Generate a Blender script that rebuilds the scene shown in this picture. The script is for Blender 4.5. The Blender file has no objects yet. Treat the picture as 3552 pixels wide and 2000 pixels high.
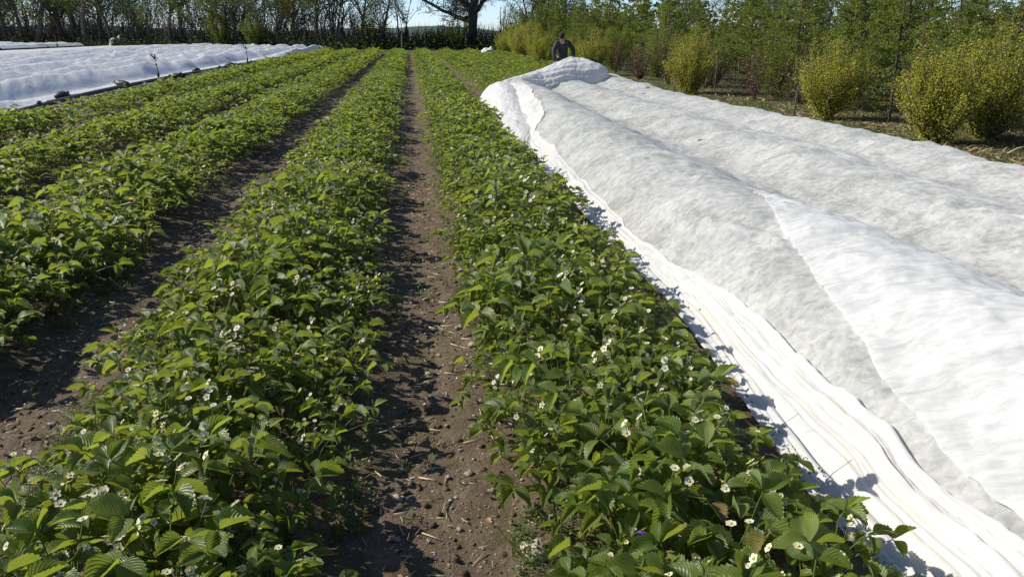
import bpy, math, random
import numpy as np
from mathutils import Vector, Matrix
rnd = random.Random(7)
rng = np.random.default_rng(11)
SC = bpy.context.scene
COL = SC.collection
PI = math.pi

# ------------------------------------------------------------------ camera, world, sun, exposure
cam_d = bpy.data.cameras.new('camera'); cam = bpy.data.objects.new('camera', cam_d); COL.objects.link(cam)
cam_d.sensor_width = 36.0; cam_d.lens = 0.78 * 36.0; cam_d.clip_start = 0.05; cam_d.clip_end = 6000
cam.location = (0, 0, 1.5); cam.rotation_euler = (math.radians(90 - 17.8), 0, math.radians(-7.0))
SC.camera = cam
SUN_EL = math.radians(37); SUN_H = Vector((-0.955, 0.30)).normalized()
world = bpy.data.worlds.new('World'); SC.world = world; world.use_nodes = True
wn = world.node_tree.nodes; wl = world.node_tree.links
sky = wn.new('ShaderNodeTexSky'); sky.sky_type = 'NISHITA'; sky.sun_disc = False
sky.sun_elevation = SUN_EL; sky.sun_rotation = math.atan2(SUN_H.x, SUN_H.y) % (2 * PI)
sky.dust_density = 0.7; sky.air_density = 0.6; sky.ozone_density = 3.0
wn['Background'].inputs['Strength'].default_value = 0.14
sky.altitude = 1200
tint = wn.new('ShaderNodeMix'); tint.data_type = 'RGBA'; tint.blend_type = 'MULTIPLY'; tint.inputs[0].default_value = 1.0; tint.inputs[7].default_value = (1.04, 1.0, 0.97, 1)
wl.new(sky.outputs[0], tint.inputs[6]); wl.new(tint.outputs[2], wn['Background'].inputs['Color'])
sun_d = bpy.data.lights.new('sun', 'SUN'); sun_d.energy = 5.0; sun_d.angle = math.radians(0.53); sun_d.color = (1.0, 0.94, 0.83)
sun = bpy.data.objects.new('sun', sun_d); COL.objects.link(sun)
S = Vector((SUN_H.x * math.cos(SUN_EL), SUN_H.y * math.cos(SUN_EL), math.sin(SUN_EL)))
sun.rotation_euler = S.to_track_quat('Z', 'Y').to_euler(); sun.location = (-20, 5, 20)
SC.view_settings.view_transform = 'Standard'; SC.view_settings.look = 'None'
SC.view_settings.exposure = 0.27; SC.view_settings.gamma = 1.0; SC.view_settings.use_curve_mapping = False

# ------------------------------------------------------------------ numpy noise
def _hash(ix, iy, s):
    h = (ix.astype(np.int64) * 374761393 + iy.astype(np.int64) * 668265263 + s * 1274126177) & 0xffffffff
    h = ((h ^ (h >> 13)) * 1274126177) & 0xffffffff
    return ((h ^ (h >> 16)) & 0xffff) / 65535.0
def vnoise(x, y, s=0):
    x = np.asarray(x, float); y = np.asarray(y, float)
    ix = np.floor(x); iy = np.floor(y); fx = x - ix; fy = y - iy
    fx = fx * fx * fx * (fx * (fx * 6 - 15) + 10); fy = fy * fy * fy * (fy * (fy * 6 - 15) + 10)
    a = _hash(ix, iy, s); b = _hash(ix + 1, iy, s); c = _hash(ix, iy + 1, s); d = _hash(ix + 1, iy + 1, s)
    return ((a * (1 - fx) + b * fx) * (1 - fy) + (c * (1 - fx) + d * fx) * fy) * 2 - 1
def fbm(x, y, s=0, o=4, g=0.5):
    r = 0.0; a = 1.0; f = 1.0
    for i in range(o):
        r = r + a * vnoise(np.asarray(x) * f + 17.3 * i, np.asarray(y) * f - 9.1 * i, s + i); a *= g; f *= 2.03
    return r
def sstep(a, b, x):
    t = np.clip((np.asarray(x, float) - a) / (b - a), 0, 1); return t * t * (3 - 2 * t)

# ------------------------------------------------------------------ mesh helpers
def mesh_np(name, V, F, uv=None, var=None, mats=(), midx=None, smooth=True):
    """V (n,3), F (m,k) faces of one size; uv per loop (m*k,2); var per vertex."""
    V = np.asarray(V, np.float32); F = np.asarray(F, np.int32); m, k = F.shape
    me = bpy.data.meshes.new(name)
    me.vertices.add(len(V)); me.vertices.foreach_set('co', V.ravel())
    me.loops.add(m * k); me.loops.foreach_set('vertex_index', F.ravel())
    me.polygons.add(m); me.polygons.foreach_set('loop_start', np.arange(0, m * k, k, dtype=np.int32))
    if smooth: me.polygons.foreach_set('use_smooth', np.ones(m, bool))
    if midx is not None: me.polygons.foreach_set('material_index', np.asarray(midx, np.int32))
    if uv is not None:
        l = me.uv_layers.new(name='UVMap'); l.data.foreach_set('uv', np.asarray(uv, np.float32).ravel())
    if var is not None:
        a = me.attributes.new('var', 'FLOAT', 'POINT'); a.data.foreach_set('value', np.asarray(var, np.float32))
    for mt in mats: me.materials.append(mt)
    me.update(calc_edges=True); me.validate()
    return me
def ob(name, me, parent=None, loc=None, label=None, cat=None, group=None, kind=None):
    o = bpy.data.objects.new(name, me); COL.objects.link(o)
    if parent is not None: o.parent = parent
    if loc is not None: o.location = loc
    if label: o['label'] = label
    if cat: o['category'] = cat
    if group: o['group'] = group
    if kind: o['kind'] = kind
    return o
def grid_mesh(name, X, Y, Z, mats, keep=None, var=None):
    """X,Y,Z (ny,nx) arrays -> quads"""
    ny, nx = X.shape
    V = np.stack([X, Y, Z], -1).reshape(-1, 3)
    i = np.arange(ny * nx).reshape(ny, nx)
    F = np.stack([i[:-1, :-1], i[:-1, 1:], i[1:, 1:], i[1:, :-1]], -1).reshape(-1, 4)
    if keep is not None:
        kq = (keep[:-1, :-1] & keep[:-1, 1:] & keep[1:, 1:] & keep[1:, :-1]).ravel(); F = F[kq]
        used = np.unique(F); rm = -np.ones(len(V), int); rm[used] = np.arange(len(used)); V = V[used]; F = rm[F]
        if var is not None: var = var.reshape(-1)[used]
    elif var is not None: var = var.reshape(-1)
    uv = V[F.ravel()][:, :2]
    return mesh_np(name, V, F, uv=uv, var=var, mats=mats)
class Acc:
    """accumulates triangle geometry with uv, var and material index"""
    def __init__(s): s.V = []; s.F = []; s.U = []; s.A = []; s.M = []; s.n = 0
    def add(s, V, F, uv=None, var=0.0, m=0):
        V = np.asarray(V, float).reshape(-1, 3); F = np.asarray(F, int).reshape(-1, 3)
        if len(F) == 0: return
        s.V.append(V); s.F.append(F + s.n); s.n += len(V)
        s.U.append(np.zeros((len(V), 2)) if uv is None else np.asarray(uv, float))
        s.A.append(np.broadcast_to(np.asarray(var, float), (len(V),)))
        s.M.append(np.full(len(F), m))
    def stamp(s, T, R, P, scl, var, m=0):
        """T = (verts, tris, uv) template; R (n,3,3), P (n,3), scl (n,), var (n,)"""
        tv, tf, tu = T; n = len(P)
        if n == 0: return
        V = np.einsum('nij,kj->nki', R, tv) * np.asarray(scl)[:, None, None] + np.asarray(P)[:, None, :]
        F = tf[None] + (np.arange(n) * len(tv))[:, None, None]
        s.add(V.reshape(-1, 3), F.reshape(-1, 3), np.tile(tu, (n, 1)), np.repeat(np.asarray(var), len(tv)), m)
    def mesh(s, name, mats, smooth=True):
        V = np.concatenate(s.V); F = np.concatenate(s.F); U = np.concatenate(s.U); A = np.concatenate(s.A)
        return mesh_np(name, V, F, uv=U[F.ravel()], var=A, mats=mats, midx=np.concatenate(s.M), smooth=smooth)
def tube(acc, pts, rad, sides=5, m=0, var=0.0, cap=True):
    pts = np.asarray(pts, float); n = len(pts); rad = np.broadcast_to(np.asarray(rad, float), (n,))
    d = np.gradient(pts, axis=0); d /= np.linalg.norm(d, axis=1)[:, None] + 1e-9
    ref = np.array([0.0, 0, 1]) if abs(d[0][2]) < 0.8 else np.array([1.0, 0, 0])
    u = np.cross(d, ref); u /= np.linalg.norm(u, axis=1)[:, None] + 1e-9; v = np.cross(d, u)
    a = np.arange(sides) * 2 * PI / sides
    V = pts[:, None] + (np.cos(a)[None, :, None] * u[:, None] + np.sin(a)[None, :, None] * v[:, None]) * rad[:, None, None]
    i = np.arange(n * sides).reshape(n, sides); j = np.roll(i, -1, 1)
    F = np.concatenate([np.stack([i[:-1], i[1:], j[1:]], -1).reshape(-1, 3), np.stack([i[:-1], j[1:], j[:-1]], -1).reshape(-1, 3)])
    if cap and sides > 2:
        c = [(i[0, 0], i[0, k], i[0, k + 1]) for k in range(1, sides - 1)] + [(i[-1, 0], i[-1, k + 1], i[-1, k]) for k in range(1, sides - 1)]
        F = np.concatenate([F, np.array(c)])
    acc.add(V.reshape(-1, 3), F, None, var, m)
def box(acc, c, h, R=None, m=0, var=0.0, taper=1.0):
    s = np.array([(x, y, z) for z in (-1, 1) for y in (-1, 1) for x in (-1, 1)], float)
    s[4:, :2] *= taper; s = s * np.asarray(h)
    if R is not None: s = s @ np.asarray(R).T
    s = s + np.asarray(c)
    q = [(0, 2, 3, 1), (4, 5, 7, 6), (0, 1, 5, 4), (2, 6, 7, 3), (0, 4, 6, 2), (1, 3, 7, 5)]
    V = np.concatenate([s[list(f)] for f in q]); F = []
    for k in range(6): F += [(4 * k, 4 * k + 1, 4 * k + 2), (4 * k, 4 * k + 2, 4 * k + 3)]
    acc.add(V, F, None, var, m)
def ico(sub=1):
    import bmesh
    bm = bmesh.new(); bmesh.ops.create_icosphere(bm, subdivisions=sub, radius=1.0)
    V = np.array([v.co[:] for v in bm.verts]); F = np.array([[v.index for v in f.verts] for f in bm.faces]); bm.free()
    return V, F
def frames(az, pitch, roll):
    """leaf frames: local +y = leaf direction, +z = leaf normal. az, pitch (up), roll arrays -> (n,3,3)"""
    az, pitch, roll = [np.asarray(a, float) for a in (az, pitch, roll)]
    d = np.stack([np.cos(pitch) * np.cos(az), np.cos(pitch) * np.sin(az), np.sin(pitch)], -1)
    sx = np.stack([np.sin(az), -np.cos(az), np.zeros_like(az)], -1)
    up = np.cross(sx, d)
    x = sx * np.cos(roll)[..., None] + up * np.sin(roll)[..., None]; z = np.cross(x, d)
    return np.stack([x, d, z], -1)

# ------------------------------------------------------------------ materials
def mat(name):
    m = bpy.data.materials.new(name); m.use_nodes = True; nt = m.node_tree; nt.nodes.clear()
    out = nt.nodes.new('ShaderNodeOutputMaterial'); return m, nt, out
def N(nt, t, **k):
    n = nt.nodes.new(t)
    for a, v in k.items():
        if a.startswith('i_'):
            key = a[2:].replace('_', ' ')
            n.inputs[key].default_value = v
        else: setattr(n, a, v)
    return n
def noise_tex(nt, scale, detail=4, rough=0.55, vec=None, dist=0.0):
    n = N(nt, 'ShaderNodeTexNoise'); n.inputs['Scale'].default_value = scale; n.inputs['Detail'].default_value = detail
    n.inputs['Roughness'].default_value = rough; n.inputs['Distortion'].default_value = dist
    if vec is not None: nt.links.new(vec, n.inputs['Vector'])
    return n
def ramp(nt, fac, stops):
    r = N(nt, 'ShaderNodeValToRGB'); e = r.color_ramp.elements
    while len(e) < len(stops): e.new(0.5)
    for i, (p, c) in enumerate(stops): e[i].position = p; e[i].color = (c[0], c[1], c[2], 1)
    nt.links.new(fac, r.inputs[0]); return r
def mixc(nt, fac, a, b, blend='MIX'):
    n = N(nt, 'ShaderNodeMix', data_type='RGBA', blend_type=blend)
    for sock, v in ((n.inputs[0], fac), (n.inputs[6], a), (n.inputs[7], b)):
        if hasattr(v, 'is_output') or isinstance(v, bpy.types.NodeSocket): nt.links.new(v, sock)
        elif isinstance(v, (tuple, list)): sock.default_value = (*v[:3], 1)
        else: sock.default_value = v
    return n.outputs[2]
def math_(nt, op, a, b=0.0, clamp=False):
    n = N(nt, 'ShaderNodeMath', operation=op, use_clamp=clamp)
    for s_, v in ((n.inputs[0], a), (n.inputs[1], b)):
        if isinstance(v, bpy.types.NodeSocket): nt.links.new(v, s_)
        else: s_.default_value = v
    return n.outputs[0]
def rand01(nt):
    """object random plus the mesh's own var attribute, wrapped to 0..1"""
    oi = N(nt, 'ShaderNodeObjectInfo'); at = N(nt, 'ShaderNodeAttribute', attribute_name='var')
    return math_(nt, 'FRACT', math_(nt, 'ADD', oi.outputs['Random'], at.outputs['Fac']))
def bump(nt, h, strength=0.3, dist=0.01):
    b = N(nt, 'ShaderNodeBump'); b.inputs['Strength'].default_value = strength; b.inputs['Distance'].default_value = dist
    nt.links.new(h, b.inputs['Height']); return b.outputs[0]
def leaf_mat(name, stops, trans, back=None, rough=0.42, tfac=0.35, veins=True, spec=0.5):
    m, nt, out = mat(name); r = rand01(nt)
    colr = ramp(nt, r, stops).outputs[0]
    nz = noise_tex(nt, 30, 2); colr = mixc(nt, math_(nt, 'MULTIPLY', nz.outputs[0], 0.18), colr, (0.02, 0.045, 0.008))
    nrm = None
    if veins:
        uv = N(nt, 'ShaderNodeUVMap'); sp = N(nt, 'ShaderNodeSeparateXYZ'); nt.links.new(uv.outputs[0], sp.inputs[0])
        au = math_(nt, 'ABSOLUTE', sp.outputs[0])
        q = math_(nt, 'SUBTRACT', sp.outputs[1], math_(nt, 'MULTIPLY', au, 0.55))
        w = math_(nt, 'SINE', math_(nt, 'MULTIPLY', q, 50.0))
        w = math_(nt, 'MULTIPLY_ADD', w, 0.5); nt.nodes[-1].inputs[2].default_value = 0.5
        wp = math_(nt, 'POWER', w, 4.0)
        mid = math_(nt, 'LESS_THAN', au, 0.035)
        vv = math_(nt, 'MAXIMUM', wp, mid)
        colr = mixc(nt, math_(nt, 'MULTIPLY', vv, 0.22), colr, (0.16, 0.24, 0.05))
        nrm = bump(nt, math_(nt, 'SUBTRACT', 1.0, vv), 0.55, 0.0025)
    if back is not None:
        g = N(nt, 'ShaderNodeNewGeometry'); colr = mixc(nt, g.outputs['Backfacing'], colr, back)
    p = N(nt, 'ShaderNodeBsdfPrincipled'); p.inputs['Roughness'].default_value = rough
    p.inputs['Specular IOR Level'].default_value = spec
    nt.links.new(colr, p.inputs['Base Color'])
    t = N(nt, 'ShaderNodeBsdfTranslucent')
    tc = mixc(nt, r, trans, tuple(c * 0.7 for c in trans)); nt.links.new(tc, t.inputs['Color'])
    if nrm: nt.links.new(nrm, p.inputs['Normal']); nt.links.new(nrm, t.inputs['Normal'])
    mx = N(nt, 'ShaderNodeMixShader'); mx.inputs[0].default_value = tfac
    nt.links.new(p.outputs[0], mx.inputs[1]); nt.links.new(t.outputs[0], mx.inputs[2]); nt.links.new(mx.outputs[0], out.inputs[0])
    return m
def plain(name, col, rough=0.7, metal=0.0, nscale=0.0, col2=None, bstr=0.0, spec=0.5, detail=4):
    m, nt, out = mat(name); p = N(nt, 'ShaderNodeBsdfPrincipled'); p.inputs['Roughness'].default_value = rough
    p.inputs['Metallic'].default_value = metal; p.inputs['Specular IOR Level'].default_value = spec
    p.inputs['Base Color'].default_value = (*col, 1)
    if nscale:
        tc = N(nt, 'ShaderNodeTexCoord'); n = noise_tex(nt, nscale, detail, 0.6, tc.outputs['Object'])
        r = rand01(nt); f = math_(nt, 'ADD', n.outputs[0], math_(nt, 'MULTIPLY_ADD', r, 0.5), True)
        nt.nodes[-2 if False else -1]
        f = math_(nt, 'ADD', math_(nt, 'MULTIPLY', n.outputs[0], 1.0), math_(nt, 'SUBTRACT', math_(nt, 'MULTIPLY', r, 0.6), 0.3), True)
        nt.links.new(ramp(nt, f, [(0.3, col), (0.7, col2 or col)]).outputs[0], p.inputs['Base Color'])
        if bstr: nt.links.new(bump(nt, n.outputs[0], bstr, 0.02), p.inputs['Normal'])
    nt.links.new(p.outputs[0], out.inputs[0]); return m

M_LEAF = leaf_mat('strawberry_leaf', [(0.0, (0.058, 0.100, 0.014)), (0.45, (0.099, 0.152, 0.020)), (0.85, (0.146, 0.194, 0.028)), (0.97, (0.18, 0.21, 0.04)), (1.0, (0.24, 0.15, 0.05))],
                  (0.44, 0.53, 0.05), back=(0.24, 0.29, 0.13), rough=0.42, tfac=0.40)
M_STEM = leaf_mat('green_stem', [(0.0, (0.10, 0.17, 0.03)), (0.8, (0.17, 0.22, 0.05)), (1.0, (0.22, 0.12, 0.05))], (0.25, 0.32, 0.06), rough=0.5, tfac=0.2, veins=False)
M_PETAL = leaf_mat('white_petal', [(0.0, (0.82, 0.79, 0.58)), (1.0, (0.87, 0.84, 0.66))], (0.88, 0.82, 0.5), rough=0.6, tfac=0.3, veins=False, spec=0.2)
M_YELLOW = plain('yellow_centre', (0.70, 0.50, 0.05), 0.8, nscale=300, col2=(0.55, 0.50, 0.06), bstr=0.5)
M_BUD = plain('green_bud', (0.16, 0.22, 0.05), 0.6, nscale=80, col2=(0.20, 0.19, 0.06))
M_WEED = leaf_mat('weed_leaf', [(0.0, (0.05, 0.10, 0.02)), (0.5, (0.09, 0.14, 0.03)), (1.0, (0.16, 0.16, 0.05))], (0.22, 0.30, 0.05), rough=0.55, tfac=0.3, veins=False)
M_VIOLET = plain('violet_petal', (0.13, 0.05, 0.50), 0.6)
M_DRY = plain('dry_leaf', (0.20, 0.12, 0.06), 0.8, nscale=20, col2=(0.34, 0.24, 0.14), bstr=0.2)
M_STRAW = plain('straw', (0.42, 0.34, 0.20), 0.7, nscale=30, col2=(0.55, 0.47, 0.32))

# ------------------------------------------------------------------ ground
BEDS = [-5.6, -4.0, -2.45, -0.78, 0.78, 2.35, 3.9, 5.4]
def soil_mat():
    m, nt, out = mat('soil'); tc = N(nt, 'ShaderNodeTexCoord'); v = tc.outputs['Object']
    big = noise_tex(nt, 1.3, 4, 0.6, v); mid = noise_tex(nt, 9, 5, 0.65, v); fine = noise_tex(nt, 55, 5, 0.7, v); grit = noise_tex(nt, 260, 3, 0.7, v)
    c = ramp(nt, mid.outputs[0], [(0.30, (0.080, 0.055, 0.035)), (0.52, (0.145, 0.105, 0.070)), (0.72, (0.215, 0.170, 0.122))]).outputs[0]
    c = mixc(nt, ramp(nt, fine.outputs[0], [(0.42, (0, 0, 0)), (0.62, (1, 1, 1))]).outputs[0], c, mixc(nt, 0.5, c, (0.15, 0.115, 0.08)))
    moss = ramp(nt, math_(nt, 'ADD', math_(nt, 'MULTIPLY', big.outputs[0], 0.6), math_(nt, 'MULTIPLY', fine.outputs[0], 0.4)), [(0.49, (0, 0, 0)), (0.60, (1, 1, 1))]).outputs[0]
    c = mixc(nt, math_(nt, 'MULTIPLY', moss, 0.55), c, (0.095, 0.095, 0.030))
    # pale crumbs and grit
    vo = N(nt, 'ShaderNodeTexVoronoi'); vo.inputs['Scale'].default_value = 70; nt.links.new(v, vo.inputs['Vector'])
    sp = N(nt, 'ShaderNodeSeparateColor'); nt.links.new(vo.outputs['Color'], sp.inputs[0])
    peb = math_(nt, 'MULTIPLY', math_(nt, 'GREATER_THAN', sp.outputs[0], 0.86), math_(nt, 'LESS_THAN', vo.outputs['Distance'], 0.36))
    c = mixc(nt, math_(nt, 'MULTIPLY', peb, 0.75), c, mixc(nt, sp.outputs[1], (0.16, 0.12, 0.09), (0.36, 0.31, 0.26)))
    # grass land to the right of the beds and behind the field
    xy = N(nt, 'ShaderNodeSeparateXYZ'); nt.links.new(v, xy.inputs[0])
    wob = math_(nt, 'MULTIPLY', math_(nt, 'SUBTRACT', noise_tex(nt, 1.1, 5, 0.65, v).outputs[0], 0.5), 1.6)
    gx = ramp(nt, math_(nt, 'MULTIPLY', math_(nt, 'SUBTRACT', math_(nt, 'ADD', xy.outputs[0], wob), 6.15), 1.6, True), [(0, (0, 0, 0)), (1, (1, 1, 1))]).outputs[0]
    gy = math_(nt, 'MULTIPLY', math_(nt, 'SUBTRACT', xy.outputs[1], 59.5), 0.8, True)
    gf = math_(nt, 'MAXIMUM', gx, gy)
    gcol = ramp(nt, mid.outputs[0], [(0.30, (0.045, 0.055, 0.018)), (0.5, (0.085, 0.095, 0.028)), (0.66, (0.13, 0.10, 0.045)), (0.8, (0.17, 0.13, 0.07))]).outputs[0]
    gcol = mixc(nt, math_(nt, 'MULTIPLY', math_(nt, 'SUBTRACT', xy.outputs[1], 62.0), 0.1, True), gcol, (0.045, 0.07, 0.025))
    c = mixc(nt, gf, c, gcol)
    p = N(nt, 'ShaderNodeBsdfPrincipled'); p.inputs['Roughness'].default_value = 0.9; p.inputs['Specular IOR Level'].default_value = 0.25
    nt.links.new(c, p.inputs['Base Color'])
    h = math_(nt, 'ADD', math_(nt, 'MULTIPLY', mid.outputs[0], 1.0), math_(nt, 'ADD', math_(nt, 'MULTIPLY', fine.outputs[0], 0.55), math_(nt, 'ADD', math_(nt, 'MULTIPLY', grit.outputs[0], 0.16), math_(nt, 'MULTIPLY', peb, 0.15))))
    nt.links.new(bump(nt, h, 0.9, 0.03), p.inputs['Normal']); nt.links.new(p.outputs[0], out.inputs[0]); return m
M_SOIL = soil_mat()
def ground_z(x, y):
    x = np.asarray(x, float); y = np.asarray(y, float)
    z = np.zeros(np.broadcast(x, y).shape)
    for c in BEDS: z = z + 0.05 * np.exp(-((x - c) / 0.5) ** 4)
    z = z * (1 - sstep(57, 61, y))
    near = 1 - sstep(12, 30, y)
    z = z + 0.012 * fbm(x * 2.2, y * 2.2, 3, 3)
    z = z + near * (0.007 * fbm(x * 11, y * 11, 5, 4, 0.6) + 0.006 * np.maximum(0, fbm(x * 24, y * 24, 9, 2)))
    z = z - near * 0.012 * np.exp(-((x - 0.02 - 0.03 * np.sin(y * 1.7)) / 0.11) ** 2) * (0.4 + 0.6 * (vnoise(y * 2.3, x * 3, 14) > 0))
    return z - 0.01
xs = np.concatenate([-np.geomspace(2500, 12, 16), np.arange(-10, -5, 0.25), np.arange(-5, -1.9, 0.06), np.arange(-1.9, 0.75, 0.018), np.arange(0.75, 2, 0.05), np.arange(2, 9, 0.2), np.geomspace(9.5, 2500, 18)])
ys = [-60, -20, -5, 0, 0.5]; y = 0.8; s = 0.015
while y < 70: ys.append(y); y += s; s = min(s * 1.012, 0.9)
ys = np.array(ys + list(np.geomspace(75, 4000, 16)))
X, Y = np.meshgrid(xs, ys)
ob('ground', grid_mesh('ground', X, Y, ground_z(X, Y), [M_SOIL]), kind='structure', label='brown bare soil of the field with mossy crusts and grit')
# far hills
Xh, Th = np.meshgrid(np.linspace(-2400, 2400, 120), np.linspace(0, 1, 8))
Yh = 1300 + Th * 600 + 0 * Xh; Zh = (10 + 9 * fbm(Xh / 260, Xh * 0 + 3, 4, 4)) * np.sin(Th * PI / 2) - 2
M_HILL = plain('hill_green', (0.05, 0.085, 0.05), 0.95, nscale=0.02, col2=(0.09, 0.12, 0.07))
ob('hills', grid_mesh('hills', Xh, Yh, Zh, [M_HILL]), kind='structure', label='low distant wooded hills beyond the tree line')

# ------------------------------------------------------------------ strawberry leaves
def leaflet(nseg, teeth, fold, droop, curl, wid=0.80, wav=0.0, seed=0):
    """length 1 along +y, returns verts, tris, uv(u -1..1, v 0..1)"""
    r = random.Random(seed)
    t = np.linspace(0, 1, nseg + 1)
    def half(tt): return wid * 0.5 * (np.sin(PI * np.clip(tt, 0, 1) ** 0.80) ** 0.72)
    V = []; U = []; idx = {}
    def pt(u, tt, w=None):
        w = half(tt) if w is None else w
        x = u * w; a = abs(u) * w
        z = fold * a - curl * a * a - droop * tt * tt + wav * math.sin(9 * tt + 3 * u + seed) * abs(u)
        V.append((x * (1 - 0.25 * fold), tt, z)); U.append((u, tt)); return len(V) - 1
    F = []
    mids = [pt(0, tt) for tt in t]
    for sd in (-1, 1):
        inner = [mids[0]] + [pt(0.55 * sd, t[i]) for i in range(1, nseg)] + [mids[-1]]
        outer = [mids[0]] + [pt(sd, t[i]) for i in range(1, nseg)] + [mids[-1]]
        def f(a, b, c):
            if len({a, b, c}) == 3: F.append((a, b, c) if sd > 0 else (a, c, b))
        for i in range(nseg):
            f(mids[i], inner[i], inner[i + 1]); f(mids[i], inner[i + 1], mids[i + 1])
            f(inner[i], outer[i], outer[i + 1]); f(inner[i], outer[i + 1], inner[i + 1])
            if teeth and i > 0:
                for k in range(teeth):
                    a0 = (k + 0.72) / teeth; tt = t[i] + (t[i + 1] - t[i]) * a0
                    q = pt(sd, min(tt + 0.035, 1.02), half(min(tt, 0.985)) + 0.055)
                    # tooth base points along outer edge
                    b0 = pt(sd, t[i] + (t[i + 1] - t[i]) * k / teeth); b1 = pt(sd, min(0.999, t[i] + (t[i + 1] - t[i]) * (k + 1) / teeth))
                    f(b0, q, b1)
    return np.array(V), np.array(F), np.array(U)
HI = [leaflet(9, 1, 0.5 + 1.0 * rnd.random(), 0.05 + 0.34 * rnd.random(), 1.0 * rnd.random(), 0.70 + 0.14 * rnd.random(), 0.03, k) for k in range(12)]
MID = [leaflet(4, 0, 0.4 + 0.8 * rnd.random(), 0.1 + 0.25 * rnd.random(), 0.8 * rnd.random(), 0.82, 0.03, 40 + k) for k in range(6)]
LOW = (np.array([(0, 0, 0), (0.40, 0.6, 0.16), (0, 1, -0.15), (-0.40, 0.6, 0.16), (0, 0.55, 0.0)]), np.array([(0, 1, 4), (1, 2, 4), (2, 3, 4), (3, 0, 4)]),
       np.array([(0, 0), (1, .6), (0, 1), (-1, .6), (0, .55)], float))
FAR = (np.array([(0, 0, 0), (0.42, 0.6, 0.12), (0, 1, -0.1), (-0.42, 0.6, 0.12)]), np.array([(0, 1, 2), (0, 2, 3)]), np.array([(0, 0), (1, .6), (0, 1), (-1, .6)], float))

class LeafVar: pass
def make_variant(k, n):
    """a leaf on its petiole, growing from the crown at the origin towards +x"""
    L = LeafVar(); f = (k + 0.5) / n
    reach = 0.02 + 0.21 * f + 0.02 * rnd.random(); h = (0.27 - 0.13 * f ** 1.6) * (0.86 + 0.26 * rnd.random())
    side = 0.03 * (rnd.random() - 0.5)
    p0 = np.array([0.0, 0, 0.0]); p3 = np.array([reach, side, h]); p1 = np.array([reach * 0.15, side * 0.2, h * 0.45]); p2 = np.array([reach * 0.6, side * 0.7, h * 0.92])
    t = np.linspace(0, 1, 7)[:, None]
    L.pet = (1 - t) ** 3 * p0 + 3 * (1 - t) ** 2 * t * p1 + 3 * (1 - t) * t * t * p2 + t ** 3 * p3
    size = 0.054 + 0.024 * rnd.random()
    az0 = 0.5 * (rnd.random() - 0.5); pitch0 = rnd.uniform(-0.35, 0.45); roll0 = rnd.uniform(-0.35, 0.35)
    fr = []
    for a, s_ in ((0, 1.05), (1.45, 0.93), (-1.45, 0.93)):
        R = frames(np.array([az0 + a + rnd.uniform(-.15, .15)]), np.array([pitch0 * math.cos(a) + roll0 * math.sin(a) + rnd.uniform(-.28, .22)]), np.array([rnd.uniform(-.45, .45)]))[0]
        P = p3 + R[:, 1] * 0.004
        fr.append((R, P, size * s_))
    L.fr = fr; L.k = k; return L
NV = 26
VARS = [make_variant(k, NV) for k in range(NV)]
for L in VARS:
    a = Acc(); tube(a, L.pet, np.linspace(0.0024, 0.0015, 7), 4, m=1, cap=False)
    for j, (R, P, s_) in enumerate(L.fr):
        T = HI[(L.k * 3 + j) % len(HI)]; a.stamp(T, R[None], P[None], [s_], [0.11 * j], 0)
    L.mesh = a.mesh('strawberry_leaf', [M_LEAF, M_STEM])
def flower_at(a, P, R, rad, petals, ripe=0):
    c = R @ np.array([0, 0, 1.0])
    if ripe < 2:
        for k in range(petals):
            an = 2 * PI * k / petals + 0.2 * rnd.random(); w = rad * (0.52 if ripe == 0 else 0.35)
            d = np.array([math.cos(an), math.sin(an), 0]); s_ = np.array([-math.sin(an), math.cos(an), 0])
            loc = [(d * rad * 0.15), d * rad * 0.55 + s_ * w * 0.9 + [0, 0, rad * .16], d * rad * 0.95 + s_ * w * 0.55 + [0, 0, rad * .22], d * rad * 1.02 + [0, 0, rad * .15],
                   d * rad * 0.95 - s_ * w * 0.55 + [0, 0, rad * .22], d * rad * 0.55 - s_ * w * 0.9 + [0, 0, rad * .16]]
            V = np.array([P + R @ q for q in loc]); a.add(V, [(0, 1, 2), (0, 2, 3), (0, 3, 4), (0, 4, 5)], None, rnd.random(), 0)
    for k in range(5):
        an = 2 * PI * (k + .5) / 5; d = np.array([math.cos(an), math.sin(an), 0]); s_ = np.array([-math.sin(an), math.cos(an), 0])
        V = np.array([P + R @ q for q in [s_ * rad * .22 - [0, 0, rad * .1], d * rad * .8 - [0, 0, rad * .08], -s_ * rad * .22 - [0, 0, rad * .1]]]); a.add(V, [(0, 1, 2)], None, 0, 2)
    V, F = ico(1); sc_ = np.array([0.30, 0.30, 0.24]) * rad * (1.2 if ripe else 1)
    a.add(P + (V * sc_ + [0, 0, rad * .12]) @ R.T, F, None, 0, 1 if ripe < 2 else 2)
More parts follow.
